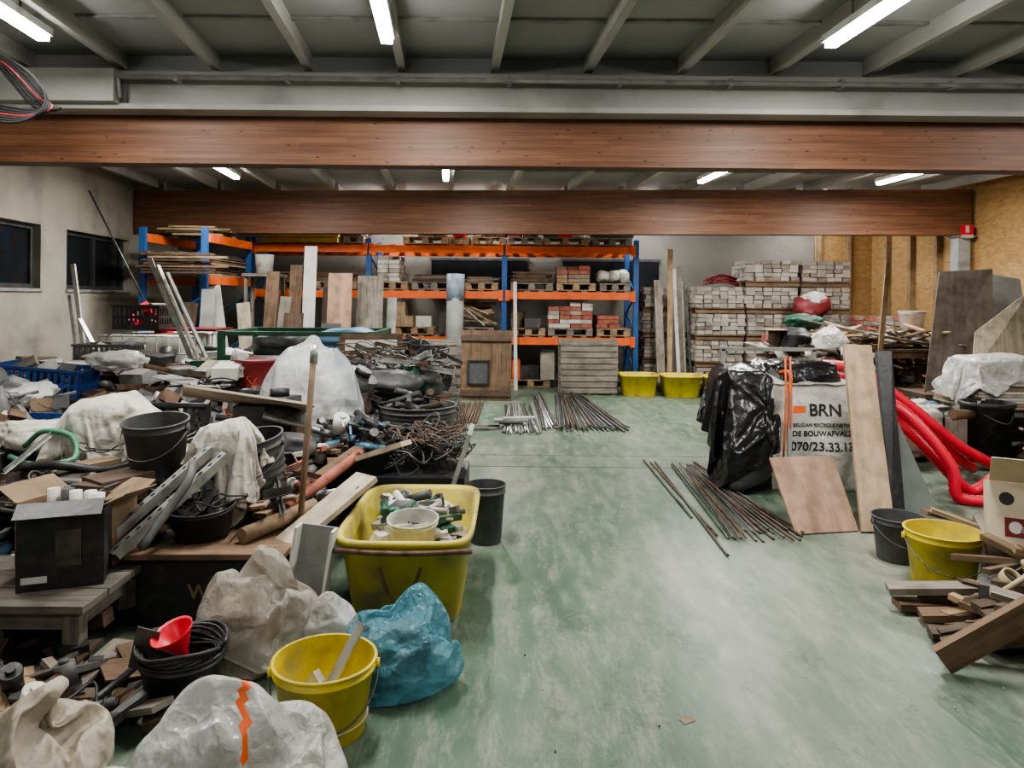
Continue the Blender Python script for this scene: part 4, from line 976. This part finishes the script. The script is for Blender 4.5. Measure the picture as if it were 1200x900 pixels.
hp=[[(2.99,6.95,1.0),(3.14,6.55,.98),(3.5,6.4,.70),(3.95,6.35,.33),(4.5,6.5,.055)],
    [(2.99,7.05,.9),(3.2,6.65,.85),(3.55,6.5,.56),(4.0,6.45,.2),(4.3,6.75,.06)],
    [(3.12,6.3,.82),(3.3,6.0,.66),(3.52,5.8,.3),(3.56,5.75,.055),(3.9,5.7,.055),(4.25,6.0,.055),(4.5,6.3,.055)],
    [(3.15,6.45,.72),(3.38,6.15,.5),(3.6,5.95,.2),(3.78,5.95,.055),(4.0,6.0,.15),(4.3,6.25,.15)],
    [(3.3,7.1,.75),(3.7,6.85,.5),(4.1,6.75,.3),(4.6,6.9,.06)]]
for P in hp: b.tube(P,.046,m_red,12,16,.06)
b.done('red_corrugated_conduit')

# ------------------------------------------------------------------ right mid/back zone
bench('work_bench',4.1,5.7,9.2,10.1,1.0,w_brown,31)
bench('work_bench',3.0,4.3,8.4,9.15,.85,w_grey,32)
b=B(301)
heap(b,(4.3,5.5),(9.3,10.0),.0,40,[w_brown,w_pine,w_salm,w_grey],'plank',(.5,1.2),zr=(1.03,1.22))
heap(b,(3.1,4.2),(8.5,9.1),.0,30,GW,'plank',(.3,.9),zr=(.88,1.0))
heap(b,(3.1,4.2),(8.5,9.1),.0,12,[m_dgrey,m_white,m_black],'can',(.2,.35),zr=(.88,.95))
b.done('timber_offcuts_on_bench')
b=B(38); b.T=TR((3.55,9.8,.9));
for z in (0,.3): b.lathe([(.16,z),(.165,z+.01),(.16,z+.02)],w_pine,None,24)
b.lathe([(.08,.0),(.08,.3)],w_dark,None,16); b.T=Matrix.Identity(4); b.bx(3.35,3.75,9.6,10.0,0,.9,w_grey); b.done('wooden_cable_drum')
b=B(39); b.blob((3.9,9.9,1.0),(.7,.5,.5),m_black,61,.08,4); b.blob((4.1,10.2,1.3),(.5,.4,.25),m_green,62,.1,4); b.blob((3.95,10.2,.5),(1.0,.6,1.0),m_dgrey,63,.06,4); b.done('dark_tarpaulin_bundle')
b=B(40); b.T=TR((3.85,8.8,1.13))@RZ(.3)@RX(-.6)@RY(-.3); b.blob((0,0,0),(.46,.16,.38),m_wbag2,64,.05,4,.6); b.done('white_cement_bag')
pail(TR((5.35,9.7,1.22)),.17,.26,m_white,m_white,False,.2,m_lblue).done('white_bucket')
b=B(303)
heap(b,(3.2,5.2),(7.9,9.2),.35,34,[m_white,m_dgrey,m_card,w_brown,m_black,m_greyb],'box',(.25,.6))
heap(b,(3.1,5.6),(7.6,10.8),.4,60,GW,'plank',(.3,1.0))
heap(b,(3.4,5.0),(7.3,8.9),.3,30,[m_white,m_lblue,m_dgrey,m_white,m_cloth,m_dgrey],'can',(.2,.4))
heap(b,(3.2,5.2),(7.6,9.2),.4,20,[m_cloth,m_dgrey,m_wbag2,m_black],'rag',(.25,.5))
b.done('mixed_scrap_heap')
b=B(306)
heap(b,(3.9,6.3),(10.3,11.3),.95,90,GW+[m_brick,m_white,w_pine],'plank',(.3,1.1))
heap(b,(3.9,6.2),(10.3,11.2),.9,50,[m_stone,m_brick,m_white,m_card,m_dgrey,w_brown],'box',(.25,.6))
heap(b,(3.9,6.2),(10.3,11.2),1.0,22,[m_cloth,m_dgrey,m_black],'rag',(.3,.6))
b.done('mixed_scrap_heap')
b=B(312); b.blob((3.85,7.35,.5),(.5,.4,.3),m_wbag2,65,.06,4); b.blob((3.9,7.4,.2),(.7,.6,.45),m_paper,66,.06,4); b.blob((4.35,7.7,.35),(.4,.4,.3),m_cloth,67,.06,4);b.blob((4.3,7.7,.13),(.4,.4,.3),m_dgrey,67,.06,4); b.done('cement_sacks')
b=B(312); b.lathe([(.20,0),(.235,.55),(.255,.56),(.255,.6),(.23,.6),(.18,.03)],m_black,TR((4.82,7.35,0)),28); b.tube([(4.58,7.3,.57),(4.82,7.05,.42),(5.06,7.3,.57)],.006,m_dsteel); b.done('black_bin')
b=B(313); b.cyl((4.35,7.15,.5),(4.6,7.25,.48),.05,w_brown,n=16); b.bx(4.35,4.5,7.15,7.27,0,.45,w_grey); b.done('wooden_post_offcut')
b=B(314); r=b.r
for k in range(7): b.box((5.45+r.uniform(-.03,.03),7.95,.50+k*.032),(1.15,.8,.026),r.choice([w_light,m_whiteb,w_light,w_pine]),(0,0,r.uniform(-.03,.03)))
b.bx(4.9,6.0,7.6,8.3,.4,.48,w_grey)
for x in (4.95,5.9):
    for y in (7.65,8.2): b.bx(x,x+.08,y,y+.08,0,.4,w_grey)
st=b.done('panel_stack_on_trestle'); collide(st)
b=B(315); b.blob((5.3,7.95,.86),(.8,.6,.3),m_cloth,71,.12,4,.7,0,10); o=b.done('bundled_insulation'); collide(o)
drop('white_dust_sheet',5.28,7.95,1.08,1.25,1.0,m_wbag2,.1,60,50,-.22)
b=B(316); slab(b,[(4.95,8.7,.52),(5.75,8.7,.72),(6.05,9.15,2.02),(5.38,9.15,1.98)],.02,w_lean); b.done('leaning_plywood_sheet')
b=B(317); slab(b,[(5.35,8.45,.75),(6.1,8.45,.75),(6.15,8.62,1.75),(5.5,8.62,1.25)],.02,w_light); b.done('leaning_beige_panel')
b=B(318); slab(b,[(5.6,8.8,.52),(6.4,8.8,.52),(6.5,9.3,1.9),(5.9,9.3,2.0)],.02,m_greyb); b.done('leaning_grey_panel')
b=B(319); b.bx(4.85,6.3,8.5,9.15,0,.52,w_dark); b.done('timber_chest',.01)
b=B(320); b.beam((4.58,9.16,0),(4.75,9.17,2.1),.06,.03,w_pine); b.done('standing_batten')
b=B(321); heap(b,(5.1,6.6),(6.6,7.4),.4,30,[m_card,m_white,w_brown,m_dgrey],'box',(.25,.6)); heap(b,(4.9,6.4),(6.3,7.3),.4,20,GW,'plank',(.25,.8)); b.done('carton_heap')
# ------------------------------------------------------------------ right foreground
pail(TR((2.46,4.12,0))@RZ(-.2),.2,.31,m_yel,m_yel,True,.2,m_cem).done('yellow_bucket')
pail(TR((2.42,4.52,0)),.155,.27,m_dgrey,m_dgrey,True).done('dark_grey_bucket')
hR=lambda x,y:max(.05,min(.34,(x-2.0)*.5))
b=B(331); heap(b,(2.25,3.2),(3.1,3.72),hR,100,[w_brown,w_grey,w_dark,w_brown,w_pine,w_dark],'plank',(.15,.6)); heap(b,(2.3,3.0),(3.1,3.7),hR,18,[m_card,w_dark,m_dgrey],'box',(.12,.3))
heap(b,(2.25,3.0),(3.2,3.7),hR,8,[m_dgrey,m_cloth,m_tape],'rag',(.1,.2)); heap(b,(2.3,3.0),(3.2,3.7),hR,16,[m_dsteel,m_rust,m_zinc],'angle',(.15,.4))
heap(b,(2.95,3.6),(3.85,4.7),.18,60,[w_brown,w_dark,w_grey,w_pine],'plank',(.3,.7)); b.done('scrap_timber_heap')
b=B(333); b.beam((1.86,3.12,.06),(2.35,3.02,.42),.05,.11,w_brown); b.beam((1.95,3.25,.05),(2.5,3.1,.25),.05,.08,w_dark); b.done('leaning_timber')
b=B(334)
for k,(p,q) in enumerate((((2.05,3.62,.04),(2.75,3.42,.14)),((1.98,3.8,.10),(2.6,3.62,.18)),((2.0,3.45,.03),(2.7,3.25,.06)),((2.0,3.75,.04),(2.8,3.7,.05)))): b.beam(p,q,.11,.035,[w_brown,w_grey,w_dark,w_brown][k])
b.done('timber_planks')
b=B(340); b.T=TR((2.42,3.5,.27))@RX(.6)@RY(.2)
n=24; ring=lambda r,zz:[V((math.cos(2*math.pi*i/n)*r,math.sin(2*math.pi*i/n)*r,zz)) for i in range(n)]
b.rings([ring(.05,-.018),ring(.05,.018),ring(.04,.018),ring(.04,-.018),ring(.05,-.018)],m_tape,False,False)
b.T=Matrix.Identity(4); b.tube([(2.3,3.45,.2),(2.35,3.4,.27),(2.45,3.42,.32),(2.5,3.5,.29),(2.6,3.5,.3)],.014,m_tape,4,5); b.done('webbing_strap_roll')
b=B(350); b.T=TR((2.93,4.0,.25))@RZ(-.5)@RX(-.25)
w_,d_,h_=.5,.3,.34
for s_ in (-1,1): b.box((s_*w_/2,0,h_/2),(.006,d_,h_),m_cardw)
b.box((0,d_/2,h_/2),(w_,.006,h_),m_cardw); b.box((0,-d_/2,h_/2),(w_,.006,h_),m_cardw); b.box((0,0,.003),(w_,d_,.006),m_cardw)
b.box((-.0,-d_/2-.09,h_+.05),(w_,.2,.005),m_cardw,(-.6,0,0))
b.lathe([(.035,0),(.035,.003)],m_ink,TR((-.17,-d_/2-.002,.24))@RX(math.pi/2),20)
b.box((-.13,-d_/2-.004,.09),(.10,.003,.10),m_dred); b.lathe([(.032,0),(.032,.002)],m_white,TR((-.13,-d_/2-.006,.09))@RX(math.pi/2),16)
b.T=Matrix.Identity(4); b.bx(2.82,3.4,3.9,4.35,0,.22,w_dark)
b.done('printed_cardboard_box')
b=B(360)
for k in range(7):
    o=k*.02
    b.tube([(-3.9,4.9+o,3.25-o),(-3.45-o,4.9,3.2),(-3.2-o,4.9+o,3.02-o),(-3.18+o,4.9,2.86),(-3.4,4.9+o,2.76+o),(-3.9,4.9,2.85+o)],.010,[m_cable,m_cable,m_cable,m_dred][k%4],6,5)
b.done('hanging_cables')
b=B(361); b.cyl((-3.8,3.0,3.36),(-4.0,5.5,3.36),.03,m_steel); b.done('ceiling_pipe')
b=B(370); r=b.r
for _ in range(60):
    x=r.uniform(-.2,3); y=r.uniform(2,8); s=r.uniform(.002,.005); b.box((x,y,s/2+.0005),(s*2,s*1.4,s),r.choice([m_cem,m_white,m_cem,m_dirt]),(0,0,r.uniform(0,3)))
b.box((.68,2.76,.0015),(.05,.035,.002),m_card,(0,0,.5))
b.done('floor_debris')

# ------------------------------------------------------------------ let the film and cloth settle, then freeze as meshes
collide(floor); collide(chest)
sc.frame_start=1; sc.frame_end=FR
for f in range(1,FR+1): sc.frame_set(f)
dg=bpy.context.evaluated_depsgraph_get()
new=[bpy.data.meshes.new_from_object(o.evaluated_get(dg)) for o,_,_ in CL]
for (o,sub,sol),me in zip(CL,new):
    o.modifiers.clear(); o.data=me
    for p in me.polygons: p.use_smooth=True
    if sol:
        md=o.modifiers.new('thick','SOLIDIFY'); md.thickness=sol
    md=o.modifiers.new('sub','SUBSURF'); md.levels=1; md.render_levels=1
for o in COLL:
    for md in list(o.modifiers):
        if md.type=='COLLISION': o.modifiers.remove(md)
sc.frame_set(1)

# ------------------------------------------------------------------ world + camera
w=bpy.data.worlds.new('world'); sc.world=w; w.use_nodes=True; w.node_tree.nodes['Background'].inputs[0].default_value=(.01,.012,.016,1); w.node_tree.nodes['Background'].inputs[1].default_value=.3
cam=bpy.data.cameras.new('camera'); cam.lens=25.5; cam.sensor_width=36; cam.shift_y=-100/1200; cam.clip_start=.05
co=bpy.data.objects.new('camera',cam); col.objects.link(co)
co.matrix_world=TR((0,0,1.6))@RY(math.radians(-.5))@RX(math.pi/2)
sc.camera=co
sc.view_settings.view_transform='AgX'
sc.view_settings.look='AgX - Medium High Contrast'
sc.view_settings.exposure=.6
